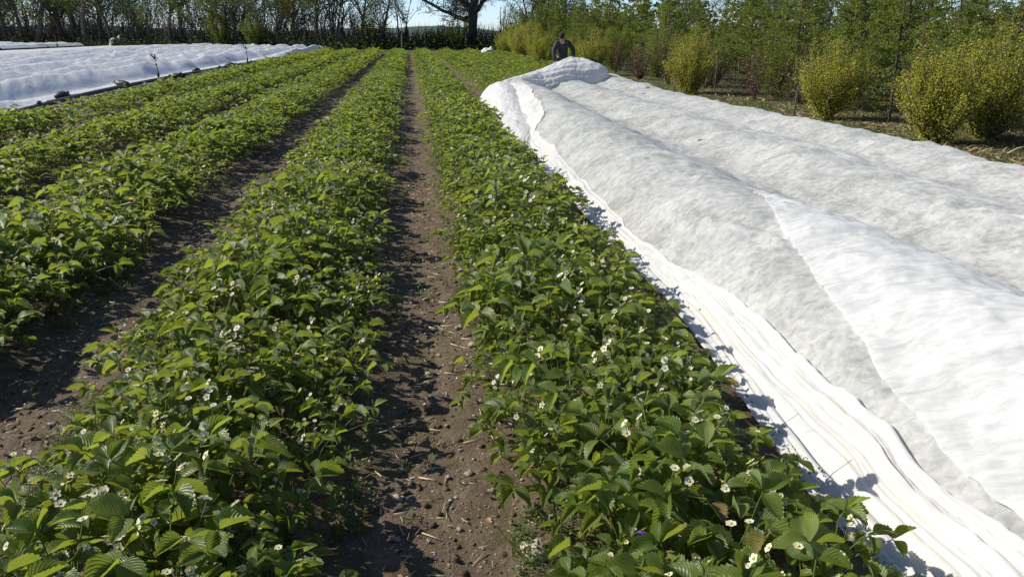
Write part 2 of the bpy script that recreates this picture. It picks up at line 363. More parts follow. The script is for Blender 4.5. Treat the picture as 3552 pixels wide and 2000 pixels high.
def flower_variant(k):
    a = Acc(); hh = 0.215 + 0.013 * (k % 8) + 0.02 * rnd.random(); reach = 0.05 + 0.15 * rnd.random()
    nfl = 1 + (k % 3)
    top = np.array([reach * .7, 0, hh * .75])
    t = np.linspace(0, 1, 5)[:, None]; tube(a, t * top * [1, 1, 1] + (t * (1 - t)) * [0, 0, 0.05], 0.0013, 4, m=2, cap=False)
    for j in range(nfl):
        an = rnd.uniform(-1.3, 1.3); q = top + np.array([math.cos(an) * .05, math.sin(an) * .05, hh * .3 + rnd.uniform(-.02, .04)])
        tube(a, [top, top * .4 + q * .6 + [0, 0, -.006], q], 0.001, 3, m=2, cap=False)
        R = np.array(Matrix.Rotation(rnd.uniform(-.9, .9), 3, 'X') @ Matrix.Rotation(rnd.uniform(-.9, .9), 3, 'Y'))
        flower_at(a, q, R, rnd.uniform(0.0105, 0.0145), rnd.choice([5, 5, 6, 6]), 0 if rnd.random() < .68 else rnd.choice([1, 2]))
    return a.mesh('strawberry_flower', [M_PETAL, M_YELLOW, M_BUD])
FLOWERS = [flower_variant(k) for k in range(10)]
ca = Acc()
for k in range(9):
    R = np.array(Matrix.Rotation(k * 2.4, 3, 'Z') @ Matrix.Rotation(0.5 + 0.1 * k, 3, 'Y')); d = R @ np.array([0, 0, 1.0])
    tube(ca, [np.zeros(3), d * 0.03, d * 0.06], [0.008, 0.006, 0.002], 4)
CROWN = ca.mesh('crown', [plain('crown_brown', (0.11, 0.075, 0.04), 0.8, nscale=60, col2=(0.15, 0.12, 0.05))])

# plant positions ---------------------------------------------------
ROWS = {-5.6: (8.5, 58.5), -4.0: (5.5, 59.5), -2.45: (3.2, 60), -0.78: (0.95, 60), 0.78: (0.95, 60), 2.35: (17.8, 58.5), 3.9: (20.5, 57.5), 5.4: (25.0, 52.0)}
def bed_positions(c, y0, y1, step=0.255, lanes=(-0.36, -0.12, 0.12, 0.36)):
    P = []; y = y0
    while y < y1:
        for l in lanes:
            yy = y + rnd.uniform(-.1, .1); wob = 0.05 * float(fbm(yy * 0.6, c * 7.0, 8, 2))
            width = 1 + 0.13 * float(fbm(yy * 1.1, c * 3.1 + 5, 21, 2))
            x = c + wob + l * width * (1.32 if c > 2 else (0.70 + 0.30 * min(1.0, max(0.0, (yy - 1.2) / 3.5)) if c == 0.78 else (0.86 if c < -3 else 1.06))) + rnd.uniform(-.07, .07)
            hp = (1.20 if c < -2 else 1.10) - 0.33 * abs(l / 0.36) ** 2
            if c == 0.78: x -= 0.07 * max(0.0, 1 - (yy - 1) / 4.0)
            s_ = hp * (1.0 + 0.17 * float(fbm(x * 1.6, yy * 1.6, 31, 2))) * rnd.uniform(0.88, 1.12)
            P.append((x, yy, l, s_))
        y += step
    return P
ALL = []
for c, (a0, a1) in ROWS.items():
    for (x, yy, l, s_) in bed_positions(c, a0, a1): (ALL.append((c, x, yy, l, s_)) if not (c == -5.6 and 13.7 < yy + 0.5 * l < 14.5) else None)
def in_view(x, yy, margin=0.5):
    # inside the camera's horizontal field, plus a margin
    a = math.radians(7); dx = x * math.cos(a) - yy * math.sin(a); dy = x * math.sin(a) + yy * math.cos(a)
    return abs(dx) < dy * 0.70 + margin and yy > 0.7
near = sorted([p for p in ALL if in_view(p[1], p[2])], key=lambda p: p[1] ** 2 + p[2] ** 2)[:300]
nearset = set(id(p) for p in near)
BED_NAME = {-0.78: 'the bed left of the middle path', 0.78: 'the bed beside the right fleece', -2.45: 'the second bed left of the path', -4.0: 'the third bed left of the path', -5.6: 'the leftmost bed'}
BAND = ['nearest', 'near', 'middle distance', 'farther']
placed_leaf_n = 0
for p in near:
    c, x, yy, l, s_ = p
    gz = float(ground_z(x, yy))
    e = bpy.data.objects.new('strawberry_plant', None); COL.objects.link(e); e.location = (x, yy, gz - 0.004); e.rotation_euler = (0, 0, rnd.uniform(0, 2 * PI)); e.scale = (s_, s_, s_)
    e.empty_display_size = 0.05
    side = 'in the middle' if abs(l) < 0.2 else ('on the left edge' if l < 0 else 'on the right edge')
    bd = BAND[min(3, int((yy - 0.7) / 2.2))] if c > -2 else ('farther' if yy > 7.5 else 'middle distance')
    side = side.replace('on the ', 'on the '); e['label'] = '%s strawberry plants %s of %s' % (bd, side, BED_NAME[c]) if False else '%s strawberry plant %s of %s' % (bd, side, BED_NAME[c]); e['category'] = 'strawberry plant'
    e['group'] = '%s strawberry plants %s of %s' % (bd, side, BED_NAME[c])
    cr = bpy.data.objects.new('crown', CROWN); COL.objects.link(cr); cr.parent = e
    dist = math.hypot(x, yy)
    nl = rnd.randint(22, 26) if dist < 5 else rnd.randint(17, 20)
    for k in range(nl):
        f = ((k + rnd.random()) / nl) ** 0.8; L = VARS[min(NV - 1, int(f * NV))]
        o = bpy.data.objects.new('leaf', L.mesh); COL.objects.link(o); o.parent = e
        q = rnd.uniform(.78, 1.2); o.scale = (q, q, q * rnd.uniform(.85, 1.12)); o.rotation_euler = (rnd.uniform(-.13, .13), rnd.uniform(-.1, .16), k * 2.399 + rnd.uniform(-.4, .4))
    dens = float(vnoise(x * 0.9 + 3, yy * 0.9, 77))
    for k in range(max(0, int(round(rnd.uniform(4.5, 8.0) + 2.2 * dens)))):
        o = bpy.data.objects.new('flower', FLOWERS[rnd.randrange(len(FLOWERS))]); COL.objects.link(o); o.parent = e
        q = rnd.uniform(.82, 1.1); o.scale = (q, q, q); o.rotation_euler = (rnd.uniform(-.1, .1), rnd.uniform(-.1, .1), rnd.uniform(0, 2 * PI))
# the rest of each row, leaf by leaf, as one mass per bed
def fill_row(pts, dense=1.0, zs=1.0, flowers=True):
    a = Acc(); P = np.array([(p[1], p[2], p[4]) for p in pts]); n = len(P)
    gz = ground_z(P[:, 0], P[:, 1])
    for (dmin, dmax, T, cnt, big) in ((0, 15, 'mid', 19, 1.0), (15, 28, 'low', 16, 1.15), (28, 200, 'far', 10, 1.6)):
        d = np.hypot(P[:, 0], P[:, 1]); sel = np.where((d >= dmin) & (d < dmax))[0]
        if len(sel) == 0: continue
        cnt = max(3, int(cnt * dense))
        for k in range(cnt):
            f = ((k + rng.random(len(sel))) / cnt) ** (0.8 if T == 'mid' else 0.62); vi = np.minimum(NV - 1, (f * NV).astype(int))
            ang = rng.random(len(sel)) * 2 * PI; q = rng.uniform(.8, 1.2, len(sel)) * P[sel, 2]
            ca_, sa_ = np.cos(ang), np.sin(ang); Z = np.zeros_like(ca_); O = np.ones_like(ca_)
            RZ = np.stack([np.stack([ca_, -sa_, Z], -1), np.stack([sa_, ca_, Z], -1), np.stack([Z, Z, O], -1)], 1)
            tilt = rng.normal(0, 0.12, len(sel))
            for v in np.unique(vi):
                L = VARS[v]; w = np.where(vi == v)[0]
                for j, (R, PP, sz) in enumerate(L.fr):
                    RR = np.einsum('nij,jk->nik', RZ[w], R); pos = np.einsum('nij,j->ni', RZ[w], PP) * q[w, None] * [1, 1, zs]
                    pos = pos + np.stack([P[sel[w], 0], P[sel[w], 1], gz[sel[w]]], -1)
                    TT = MID[(v + j) % len(MID)] if T == 'mid' else (LOW if T == 'low' else FAR)
                    a.stamp(TT, RR, pos, sz * q[w] * big, (rng.random(len(w)) * 0.3 + 0.37 * v) % 1.0, 0)
        if T == 'mid':   # petioles seen between the leaves
            for k in range(5):
                L = VARS[rnd.randrange(NV)]
                for i in sel:
                    an = rnd.uniform(0, 2 * PI); M_ = np.array([[math.cos(an), -math.sin(an), 0], [math.sin(an), math.cos(an), 0], [0, 0, 1]])
                    tube(a, (L.pet[[0, 3, 6]] @ M_.T) * P[i, 2] * [1, 1, zs] + [P[i, 0], P[i, 1], gz[i]], 0.0022, 3, m=1, cap=False)
        if flowers and T != 'far':
            fc = 3 if T == 'mid' else 2
            fl = (np.array([(0, 0, 0), (1, .2, .25), (.5, 1, .2), (-.5, 1, .25), (-1, .1, .2), (-.6, -.9, .2), (.6, -.9, .25)]), np.array([(0, 1, 2), (0, 2, 3), (0, 3, 4), (0, 4, 5), (0, 5, 6), (0, 6, 1)]), np.zeros((7, 2)))
            for k in range(fc):
                w = sel[rng.random(len(sel)) < 0.62]; m_ = len(w); an = rng.random(m_) * 2 * PI
                pos = np.stack([P[w, 0] + np.cos(an) * .12, P[w, 1] + np.sin(an) * .12, gz[w] + rng.uniform(.20, .31, m_) * P[w, 2]], -1)
                a.stamp(fl, frames(an, rng.normal(0, .5, m_), rng.normal(0, .5, m_)), pos, rng.uniform(.013, .018, m_), rng.random(m_), 2)
    return a
for c in ROWS:
    pts = [p for p in ALL if p[0] == c and id(p) not in nearset and in_view(p[1], p[2], 2.0)]
    if not pts: continue
    nm = {-5.6: 'short leftmost strawberry row running beside the irrigation pipe', -4.0: 'third strawberry row left of the middle path, far part', -2.45: 'second strawberry row left of the middle path, far part',
          -0.78: 'strawberry row just left of the middle path, far part', 0.78: 'strawberry row just right of the middle path, far part', 2.35: 'first uncovered strawberry row beyond the folded fleece end',
          3.9: 'second uncovered strawberry row behind the bending person', 5.4: 'rightmost uncovered strawberry row beside the far yellow bushes'}[c]
    ob('strawberry_foliage', fill_row(pts).mesh('strawberry_foliage', [M_LEAF, M_STEM, M_PETAL]), label=nm, cat='strawberry row', kind='stuff')
# plants still hidden under the fleece, showing through it
pts = []
for c, a1 in ((2.35, 17), (3.9, 20), (5.3, 24)):
    for (x, yy, l, s_) in bed_positions(c, 1.2, a1, 0.30):
        if in_view(x, yy, 1.0): pts.append((c, x, yy, l, s_))
def edge_x(y): return 1.33 + 0.13 * sstep(1.8, 4.5, y) + 0.03 * fbm(y * 0.5, y * 0 + 2, 51, 3) + 0.05 * sstep(12, 17, y)
def F0(x, y):
    """height of the cover over the hidden beds"""
    z = 0.13 + 0 * x
    for c, hh in ((2.35, 0.30), (3.9, 0.25), (5.33, 0.22)):
        cc = c + 0.06 * fbm(y * 0.35, c + 0 * y, 61, 2); w = 0.54
        amp = hh * (1.0 + 0.20 * fbm(y * 0.30 + c, c * 3 + 0 * y, 63, 3))
        z = z + amp * np.exp(-np.abs((x - cc) / w) ** 2.3)
    z = z + 0.03 * fbm(x * 1.1 + y * 0.35, y * 0.6, 64, 3)
    diag = x * 0.75 + y * 0.9
    z = z + 0.022 * fbm(diag * 1.9, (x - y) * 0.32, 66, 4) + 0.012 * np.abs(fbm(x * 2.0 + y * 5.5, (x * 5.5 - y * 2) * 0.12, 69, 3))
    z = z + 0.010 * (1 - np.abs(fbm(x * 3.2, y * 3.2, 65, 4))) + 0.010 * fbm(x * 8, y * 8, 67, 4)
    return z
CREASES = [(1.62, 5.7, 2.45, 4.7, .020), (1.58, 6.3, 2.5, 5.7, .024), (1.60, 7.4, 2.3, 6.9, .018), (1.66, 9.2, 2.2, 8.4, .018), (1.66, 5.2, 2.0, 3.9, .018), (1.7, 11.5, 2.7, 11.0, .022), (2.5, 7.6, 3.1, 6.2, .020), (2.9, 9.5, 3.8, 9.0, .022),
           (4.35, 7.3, 5.35, 6.1, .022), (3.2, 5.4, 3.9, 4.4, .018), (3.0, 13.0, 4.2, 12.6, .025), (4.3, 11.5, 5.3, 10.9, .022), (1.9, 14.5, 3.2, 14.9, .03), (4.2, 9.4, 5.0, 8.4, .018), (2.7, 4.6, 3.4, 3.4, .018)]
def cover_z(x, y):
    z = F0(x, y)
    for x0, y0, x1, y1, hgt in CREASES:
        dx, dy = x1 - x0, y1 - y0; L = math.hypot(dx, dy) if False else (dx * dx + dy * dy) ** 0.5
        t = ((x - x0) * dx + (y - y0) * dy) / L / L; bow = 0.10 * L * np.sin(t * 3.1) + 0.02 * np.sin(t * 11)
        d = ((x - x0) * dy - (y - y0) * dx) / L + bow
        env = np.clip(t, 0, 1) * np.clip(1 - t, 0, 1) * 4 * (t > 0) * (t < 1)
        z = z + hgt * env ** 0.7 * (np.exp(-(d / 0.035) ** 2) - 0.6 * np.exp(-((d + 0.06) / 0.05) ** 2))
    l = sstep(-0.02, 0.42, x - edge_x(y)); z = 0.02 + (z - 0.02) * l
    r = 1 - sstep(5.45, 5.95, x + 0.1 * fbm(y * 0.7, y * 0 + 1, 71, 2)); z = 0.015 + (z - 0.015) * r
    return z
def end_y(x): return 17.6 + (x - 1.5) * 1.75
_ac = fill_row(pts, 1.0, 0.95, False)
for _v in _ac.V: _v[:, 2] = np.minimum(_v[:, 2], np.maximum(cover_z(_v[:, 0], _v[:, 1]) - 0.012, -0.02))
ob('covered_strawberry_foliage', _ac.mesh('covered_strawberry_foliage', [M_LEAF, M_STEM, M_PETAL]), label='strawberry plants showing grey green through the white fleece', cat='strawberry row', kind='stuff')

# ------------------------------------------------------------------ fleece covers
def fleece_mat(name, open_=0.30, mott=1.0, stretch=(1, 1, 1), rot=0.0, warm=False, thin=0.30, vt='POINT'):
    m, nt, out = mat(name); tc = N(nt, 'ShaderNodeTexCoord'); mp = N(nt, 'ShaderNodeMapping'); nt.links.new(tc.outputs['Object'], mp.inputs[0]); mp.vector_type = vt
    mp.inputs['Scale'].default_value = stretch; mp.inputs['Rotation'].default_value = (0, 0, rot)
    v = mp.outputs[0]
    a = noise_tex(nt, 3.0, 5, 0.6, v, 0.3); b = noise_tex(nt, 18, 6, 0.66, v, 0.5); f = noise_tex(nt, 160, 3, 0.7, tc.outputs['Object'])
    c = ramp(nt, math_(nt, 'ADD', math_(nt, 'MULTIPLY', a.outputs[0], 0.3), math_(nt, 'MULTIPLY', b.outputs[0], 0.7)),
             [(0.36, (0.72, 0.745, 0.735)), (0.47, (0.82, 0.83, 0.82)), (0.60, (0.90, 0.895, 0.875))]).outputs[0]
    if warm: c = mixc(nt, ramp(nt, a.outputs[0], [(0.45, (0, 0, 0)), (0.7, (1, 1, 1))]).outputs[0], c, (0.87, 0.82, 0.76))
    d = N(nt, 'ShaderNodeBsdfDiffuse'); d.inputs['Roughness'].default_value = 0.4; t = N(nt, 'ShaderNodeBsdfTranslucent'); nt.links.new(c, d.inputs[0]); nt.links.new(c, t.inputs[0])
    h = math_(nt, 'ADD', math_(nt, 'MULTIPLY', a.outputs[0], 0.7), math_(nt, 'ADD', math_(nt, 'MULTIPLY', b.outputs[0], 0.38), math_(nt, 'MULTIPLY', f.outputs[0], 0.02)))
    nb = bump(nt, h, 0.5, 0.04 * mott); nt.links.new(nb, d.inputs['Normal']); nt.links.new(nb, t.inputs['Normal'])
    m1 = N(nt, 'ShaderNodeMixShader'); m1.inputs[0].default_value = thin; nt.links.new(d.outputs[0], m1.inputs[1]); nt.links.new(t.outputs[0], m1.inputs[2])
    g = N(nt, 'ShaderNodeBsdfGlossy'); g.inputs['Roughness'].default_value = 0.45; g.inputs['Color'].default_value = (0.8, 0.8, 0.8, 1); nt.links.new(nb, g.inputs['Normal'])
    mg = N(nt, 'ShaderNodeMixShader'); mg.inputs[0].default_value = 0.04; nt.links.new(m1.outputs[0], mg.inputs[1]); nt.links.new(g.outputs[0], mg.inputs[2])
    tr = N(nt, 'ShaderNodeBsdfTransparent'); m2 = N(nt, 'ShaderNodeMixShader')
    fac = math_(nt, 'MULTIPLY', ramp(nt, math_(nt, 'ADD', math_(nt, 'MULTIPLY', a.outputs[0], 0.45), math_(nt, 'ADD', math_(nt, 'MULTIPLY', b.outputs[0], 0.45), math_(nt, 'MULTIPLY', f.outputs[0], 0.10))), [(0.40, (1.25, 1.25, 1.25)), (0.58, (0.50, 0.50, 0.50))]).outputs[0], open_)
    nt.links.new(fac, m2.inputs[0]); nt.links.new(mg.outputs[0], m2.inputs[1]); nt.links.new(tr.outputs[0], m2.inputs[2]); nt.links.new(m2.outputs[0], out.inputs[0])
    return m
M_FLEECE = fleece_mat('fleece', 0.38, 0.42, (1.0, 1.0, 1.0))
M_FLEECE_STRETCHED = fleece_mat('fleece_stretched', 0.26, 0.4, (0.7, 4.0, 1), 1.24, vt='TEXTURE')
M_FLEECE_GATHERED = fleece_mat('fleece_gathered', 0.08, 0.35, (3.0, 0.5, 1), 0.05, True)
M_FLEECE_FAR = fleece_mat('fleece_far', 0.02, 1.6, (0.8, 3.5, 1), 0.47, thin=0.12, vt='TEXTURE')
yy_ = [0.75]; s = 0.016
while yy_[-1] < 26: yy_.append(yy_[-1] + s); s *= 1.0085
yy_ = np.array(yy_); uu = np.linspace(0, 1, 230)
Yg, Ug = np.meshgrid(yy_, uu, indexing='ij')
xl = edge_x(Yg); Xg = xl + (5.95 - xl) * Ug + 0.0
Zg = cover_z(Xg, Yg) + 0.0
endf = 1 - sstep(-0.9, 0.0, Yg - end_y(Xg)); Zg = 0.02 + (Zg - 0.02) * endf
t = bpy.data.objects.new('fleece_cover', None); COL.objects.link(t); t.location = (3.4, 9.0, 0.0); t.empty_display_size = 0.3
t['label'] = 'big translucent fleece sheet over the right beds, pulled back by the person'; t['category'] = 'fleece cover'
OFF = np.array([3.4, 9.0, 0.0])
def fl_part(name, X, Y, Z, m, keep=None): return ob(name, grid_mesh(name, X - OFF[0], Y - OFF[1], Z, [m], keep), parent=t)
fl_part('draped_sheet', Xg, Yg, Zg, M_FLEECE, keep=(Yg < end_y(Xg) + 0.02))
# upper layer folded over the near end of the first hump
ky = np.array([0.7, 1.73, 2.18, 2.49, 2.78, 3.2, 3.62, 4.5, 5.05, 6.1]); kx = np.array([1.64, 1.66, 1.70, 1.74, 1.79, 1.87, 1.95, 2.16, 2.30, 2.62])
kr = np.array([3.35, 3.25, 3.18, 3.14, 3.10, 3.05, 3.02, 2.95, 2.90, 2.70])
ya = np.linspace(0.75, 6.1, 240); ua = np.linspace(0, 1, 120); Ya, Ua = np.meshgrid(ya, ua, indexing='ij')
xa0 = np.interp(Ya, ky, kx) + 0.005 * fbm(Ya * 3, Ya * 0, 81, 2); xa1 = np.interp(Ya, ky, kr) + 0.03 * fbm(Ya * 2, Ya * 0 + 4, 82, 2)
Xa = xa0 + (xa1 - xa0) * Ua
st = Xa * 2.6 + Ya * 1.4
Za = cover_z(Xa, Ya) + 0.006 + 0.010 * sstep(0, .25, Ua) * sstep(6.1, 5.0, Ya) + 0.010 * sstep(6.1, 5.0, Ya) * (1 + fbm(st * 3.0, (Xa - Ya * 1.4) * 0.6, 83, 3)) + 0.02 * np.sin(Ua * PI) * sstep(6.1, 4.8, Ya) + 0.001 * np.exp(-((Ua - 0.02) / 0.015) ** 2)
fl_part('folded_layer', Xa, Ya, Za, M_FLEECE_STRETCHED)
# pleats gathered along the left edge, in three overlapping strips
def strip(name, y0, y1, a0, a1, lift, nf, seed, m=M_FLEECE_GATHERED, amp=0.022):
    ya = np.linspace(y0, y1, 320); ua = np.linspace(0, 1, 90); Y_, U_ = np.meshgrid(ya, ua, indexing='ij')
    x0 = edge_x(Y_) + a0(Y_) + 0.012 * fbm(Y_ * 3, Y_ * 0, seed, 2); x1 = edge_x(Y_) + a1(Y_) + 0.02 * fbm(Y_ * 1.6, Y_ * 0 + 3, seed + 1, 3)
    X_ = x0 + (x1 - x0) * U_
    ph = U_ * nf * (1 + 0.35 * fbm(U_ * 3, Y_ * 0.15, seed + 7, 2)) + 1.0 * fbm(Y_ * 0.32, U_ * 1.8, seed + 2, 3); w = np.abs(np.sin(ph * PI)); am2 = 0.35 + 0.65 * sstep(-.5, .5, fbm(Y_ * 0.5, U_ * 5, seed + 8, 2))
    ph2 = U_ * nf * 2.7 + 0.8 * fbm(Y_ * 0.5 + 4, U_ * 2, seed + 3, 2)
    env = np.sin(np.clip(U_, 0, 1) * PI) ** 0.4
    Z_ = cover_z(X_, Y_) + lift + amp * env * (am2 * w ** 0.55 + 0.14 * am2 * np.abs(np.sin(ph2 * PI)) + 0.8 * fbm(Y_ * 0.9, U_ * 5, seed + 4, 4))
    return fl_part(name, X_, Y_, Z_, m)
strip('gathered_edge', 0.75, 12.5, lambda y: -0.04 + 0 * y, lambda y: np.interp(y, [1, 4, 5.5, 8, 11, 12.5], [.16, .16, .15, .20, .28, .25]), 0.008, 3, 91, amp=0.012)
strip('pleated_fold', 0.75, 5.5, lambda y: 0.07 + 0.0 * y, lambda y: np.interp(y, [1, 1.7, 2.9, 3.65, 4.4, 5.0, 5.5], [.31, .30, .27, .235, .185, .135, .08]), 0.024, 2.4, 101, amp=0.015)
# flap folded back at the far end of the first hump
yb = np.linspace(10.6, 17.9, 150); ub = np.linspace(0, 1, 90); Yb, Ub = np.meshgrid(yb, ub, indexing='ij')
tb = (Yb - 10.6) / 7.3
xb0 = edge_x(Yb) - 0.10 + 0.05 * tb * np.sin(tb * PI); xb1 = np.maximum(xb0 + 0.02, 1.50 + 0.34 * sstep(0, .22, tb) + 0.55 * tb ** 0.9 + 0.03 * fbm(Yb * 1.8, Yb * 0, 111, 3))
Xb = xb0 + (xb1 - xb0) * Ub
bul = np.sin(np.clip(Ub, 0, 1) * PI) ** 0.42
Zb = 0.03 + bul * (0.04 + 0.46 * tb ** 0.75) + 0.02 * fbm(Xb * 6, Yb * 1.5, 112, 4) + 0.018 * np.abs(np.sin((Ub * 5 + 0.6 * fbm(Yb * 0.6, Ub, 114, 2)) * PI)) * sstep(0.55, 0.95, Ub)
Zb = np.maximum(Zb, np.where(Ub > 0.05, cover_z(Xb, Yb) + 0.02, 0.02)) * (1 - 0.9 * sstep(17.2, 17.9, Yb))
fl_part('turned_back_flap', Xb, Yb, Zb, M_FLEECE_GATHERED)
# sheet lifted by the person: loft between the line on the beds and the raised hem
low = np.array([(1.60, 17.0, .10), (2.0, 17.2, .42), (2.5, 18.0, .42), (3.0, 18.6, .22), (3.5, 19.3, .34), (4.0, 19.9, .28), (4.5, 20.3, .24), (4.95, 20.7, .22), (5.25, 21.0, .10)])
top = np.array([(1.58, 17.6, .30), (2.10, 18.6, .46), (2.65, 19.6, .52), (3.20, 20.4, .60), (3.70, 21.0, .74), (4.18, 21.45, .90), (4.58, 21.6, .86), (4.95, 21.6, .58), (5.20, 21.5, .16)])
def curve(P, n):
    tt = np.linspace(0, len(P) - 1, n); return np.stack([np.interp(tt, range(len(P)), np.convolve(np.pad(P[:, k], 1, 'edge'), [.12, .76, .12], 'valid')) for k in range(3)], -1)
nl_, nu_ = 160, 60; A_ = curve(low, nl_)[:, None]; B_ = curve(top, nl_)[:, None]; w_ = np.linspace(0, 1, nu_)[None, :, None]; q_ = np.linspace(0, 1, nl_)[:, None]
Pm = A_ * (1 - w_) + B_ * w_
bel = np.sin(w_[..., 0] * PI) * (0.06 + 0.20 * np.exp(-((q_ - 0.84) / 0.13) ** 2))
Pm[..., 0] += bel * 0.5; Pm[..., 1] -= bel * 0.5; Pm[..., 2] += bel * 0.75
ww = w_[..., 0] + 0 * q_; qq = q_ + 0 * ww
Pm[..., 2] += 0.035 * np.sin(ww * 3.2) * np.abs(np.sin((ww * 4.5 + 1.2 * qq + 0.4 * fbm(qq * 5, ww * 3, 121, 2)) * PI)) * (1 - 0.5 * sstep(.6, .8, qq)) + 0.012 * fbm(qq * 30, ww * 8, 122, 3)
fl_part('lifted_end', Pm[..., 0], Pm[..., 1], np.maximum(Pm[..., 2], 0.015), M_FLEECE_GATHERED)
# hem falling behind the raised edge
Bq = curve(top, nl_); hem = np.stack([Bq[None] + np.array([0.05, 0.10, 0]) * k + [[[0, 0, 0]]] for k in range(8)], 0)[:, 0]
for k in range(8): hem[k, :, 2] = Bq[:, 2] - (Bq[:, 2] - 0.03) * (k / 7.0) ** 1.3 * (0.65) - 0.0; hem[k, :, 1] += 0.02 * k * np.sin(np.arange(nl_) * 0.35)
hem = np.transpose(hem, (1, 0, 2)); fl_part('hanging_hem', hem[..., 0], hem[..., 1], hem[..., 2], M_FLEECE_GATHERED)

# left-hand fleeces --------------------------------------------------
PX = np.array([10, 13, 15.4, 20.8, 27.3, 42.3, 54.3, 64.6, 76.0]); PXx = np.array([-6.2, -6.75, -7.27, -7.77, -7.92, -7.75, -7.35, -6.75, -6.2])
def pipe_x(y): return np.interp(y, PX, PXx)
def humps(x, y, seed, x0, per=1.58, h=0.37):
    xw = x + 0.16 * vnoise(y * 0.13, np.floor((x - x0) / per) * 3.1, seed + 9)
    ph = (x - x0) / per; k = np.floor(ph); fr = ph - k
    und = fbm(y * 0.16 + k * 13.7, k * 5.1, seed, 3); a = h * (0.95 + 0.11 * und)
    sk = 0.10 * vnoise(y * 0.22, k * 7.7, seed + 1); f2 = np.clip(fr + sk * np.sin(fr * PI), 0, 1)
    prof = 1 - np.abs(2 * f2 - 1) ** 1.22
    sag = 0.08 * np.abs(np.sin((y * 0.17 + 0.9 * vnoise(k * 3.3, y * 0.07, seed + 2) + 0.25 * fr) * PI)) ** 0.7
    z = (a + sag - 0.04) * prof
    ac = 0.894 * x + 0.447 * y; al = 0.447 * x - 0.894 * y
    wr = 0.050 * (0.5 - np.abs(fbm(ac * 1.0, al * 0.13, seed + 3, 4))) + 0.03 * (0.5 - np.abs(fbm(ac * 3.1, al * 0.3, seed + 4, 2)))
    return 0.05 + z + wr * (0.35 + prof)
y1 = [12.0]; s = 0.10
while y1[-1] < 112: y1.append(y1[-1] + s); s *= 1.007
y1 = np.array(y1); u1 = np.linspace(0, 1, 420) ** 1.15; Y1, U1 = np.meshgrid(y1, u1, indexing='ij')
x1r = pipe_x(Y1) - 0.42 + 0.12 * fbm(Y1 * 0.8, Y1 * 0, 131, 3); X1 = x1r + (-32.6 - x1r) * U1
hedge = lambda x: np.interp(x, [-140, -60, -28, -6, 14, 40], [168, 116, 95, 77, 72, 72])
Z1 = humps(X1, Y1, 140, -8.6 - 1.58 * 30); Z1 = 0.05 + (Z1 - 0.05) * (1 - 0.85 * sstep(-19, -31.5, X1)); Z1 = 0.03 + (Z1 - 0.03) * sstep(0.0, 0.75, x1r - X1) * sstep(-32.6, -31.9, X1)
Z1 += 0.02 * fbm(X1 * 3, Y1 * 0.8, 149, 3) * (1 - sstep(0, .8, x1r - X1))
def endfade(Y, X): return 1 - sstep(-1.2, -0.3, Y - (hedge(X) - 3.5))
Z1 = 0.02 + (Z1 - 0.02) * endfade(Y1, X1)
ob('fleece_cover', grid_mesh('fleece_cover', X1, Y1, Z1, [M_FLEECE_FAR], keep=(Y1 < hedge(X1) - 3.4)), label='wide white fleece over many ridged beds left of the irrigation pipe with sprinklers', cat='fleece cover')
y2 = np.linspace(40, 150, 190); u2 = np.linspace(0, 1, 330); Y2, U2 = np.meshgrid(y2, u2, indexing='ij')
X2 = -34.4 - 75 * U2; Z2 = humps(X2, Y2, 160, -150, 1.58, 0.36); Z2 = 0.03 + (Z2 - 0.03) * sstep(0, 0.8, -34.4 - X2) * endfade(Y2, X2)
ob('fleece_cover', grid_mesh('fleece_cover', X2, Y2, Z2, [M_FLEECE_FAR], keep=(Y2 < hedge(X2) - 3.4)), label='farther white fleece at upper left, behind the second line of sprinklers', cat='fleece cover')

# ------------------------------------------------------------------ irrigation pipes and sprinklers
M_PIPE = plain('weathered_pipe', (0.10, 0.10, 0.10), 0.55, 0.0, nscale=6, col2=(0.05, 0.05, 0.05), bstr=0.1)
M_BLACK = plain('black_plastic', (0.018, 0.018, 0.02), 0.45, nscale=20, col2=(0.03, 0.03, 0.03))
M_BRASS = plain('dark_metal', (0.06, 0.055, 0.045), 0.4, 0.6)
def pipe(path, r, label, every, name='irrigation_pipe'):
    e = bpy.data.objects.new(name, None); COL.objects.link(e); e['label'] = label; e['category'] = 'pipe'
    P = np.array(path); o0 = P[0].copy(); e.location = Vector(o0)
    d = np.concatenate([[0], np.cumsum(np.linalg.norm(np.diff(P, axis=0), axis=1))]); n = int(d[-1] / 0.8)
    q = np.stack([np.interp(np.linspace(0, d[-1], n), d, P[:, k]) for k in range(3)], -1)
    for _ in range(4): q[1:-1] = (q[:-2] + q[1:-1] * 2 + q[2:]) / 4
    a = Acc(); tube(a, q - o0, r, 10); ob('pipe_run', a.mesh('pipe_run', [M_PIPE]), parent=e)
    a = Acc(); tube(a, [(0, -.11, 0), (0, -.10, 0), (0, .10, 0), (0, .11, 0)], [r * 1.05, r * 1.45, r * 1.45, r * 1.05], 10); box(a, (0, 0.02, r * 1.6), (r * .35, .06, r * .35))
    cm = a.mesh('coupling', [M_BLACK]); s_ = every * 0.45
    while s_ < d[-1]:
        i = int(s_ / d[-1] * (n - 1)); i = min(max(i, 0), n - 2); o = ob('coupling', cm, parent=e, loc=Vector(q[i] - o0)); dd = q[i + 1] - q[i]; o.rotation_euler = (0, 0, math.atan2(-dd[0], dd[1])); s_ += every
    return e
pts_ = [(float(pipe_x(yv)), yv, 0.075) for yv in (9.5, 11, 13, 15.4, 18, 20.8, 24, 27.3, 35, 42.3, 50, 54.3, 60, 64.6, 70, 74.5)]
pipe(pts_, 0.050, 'long dark irrigation pipe lying along the near edge of the left fleece', 6.0)
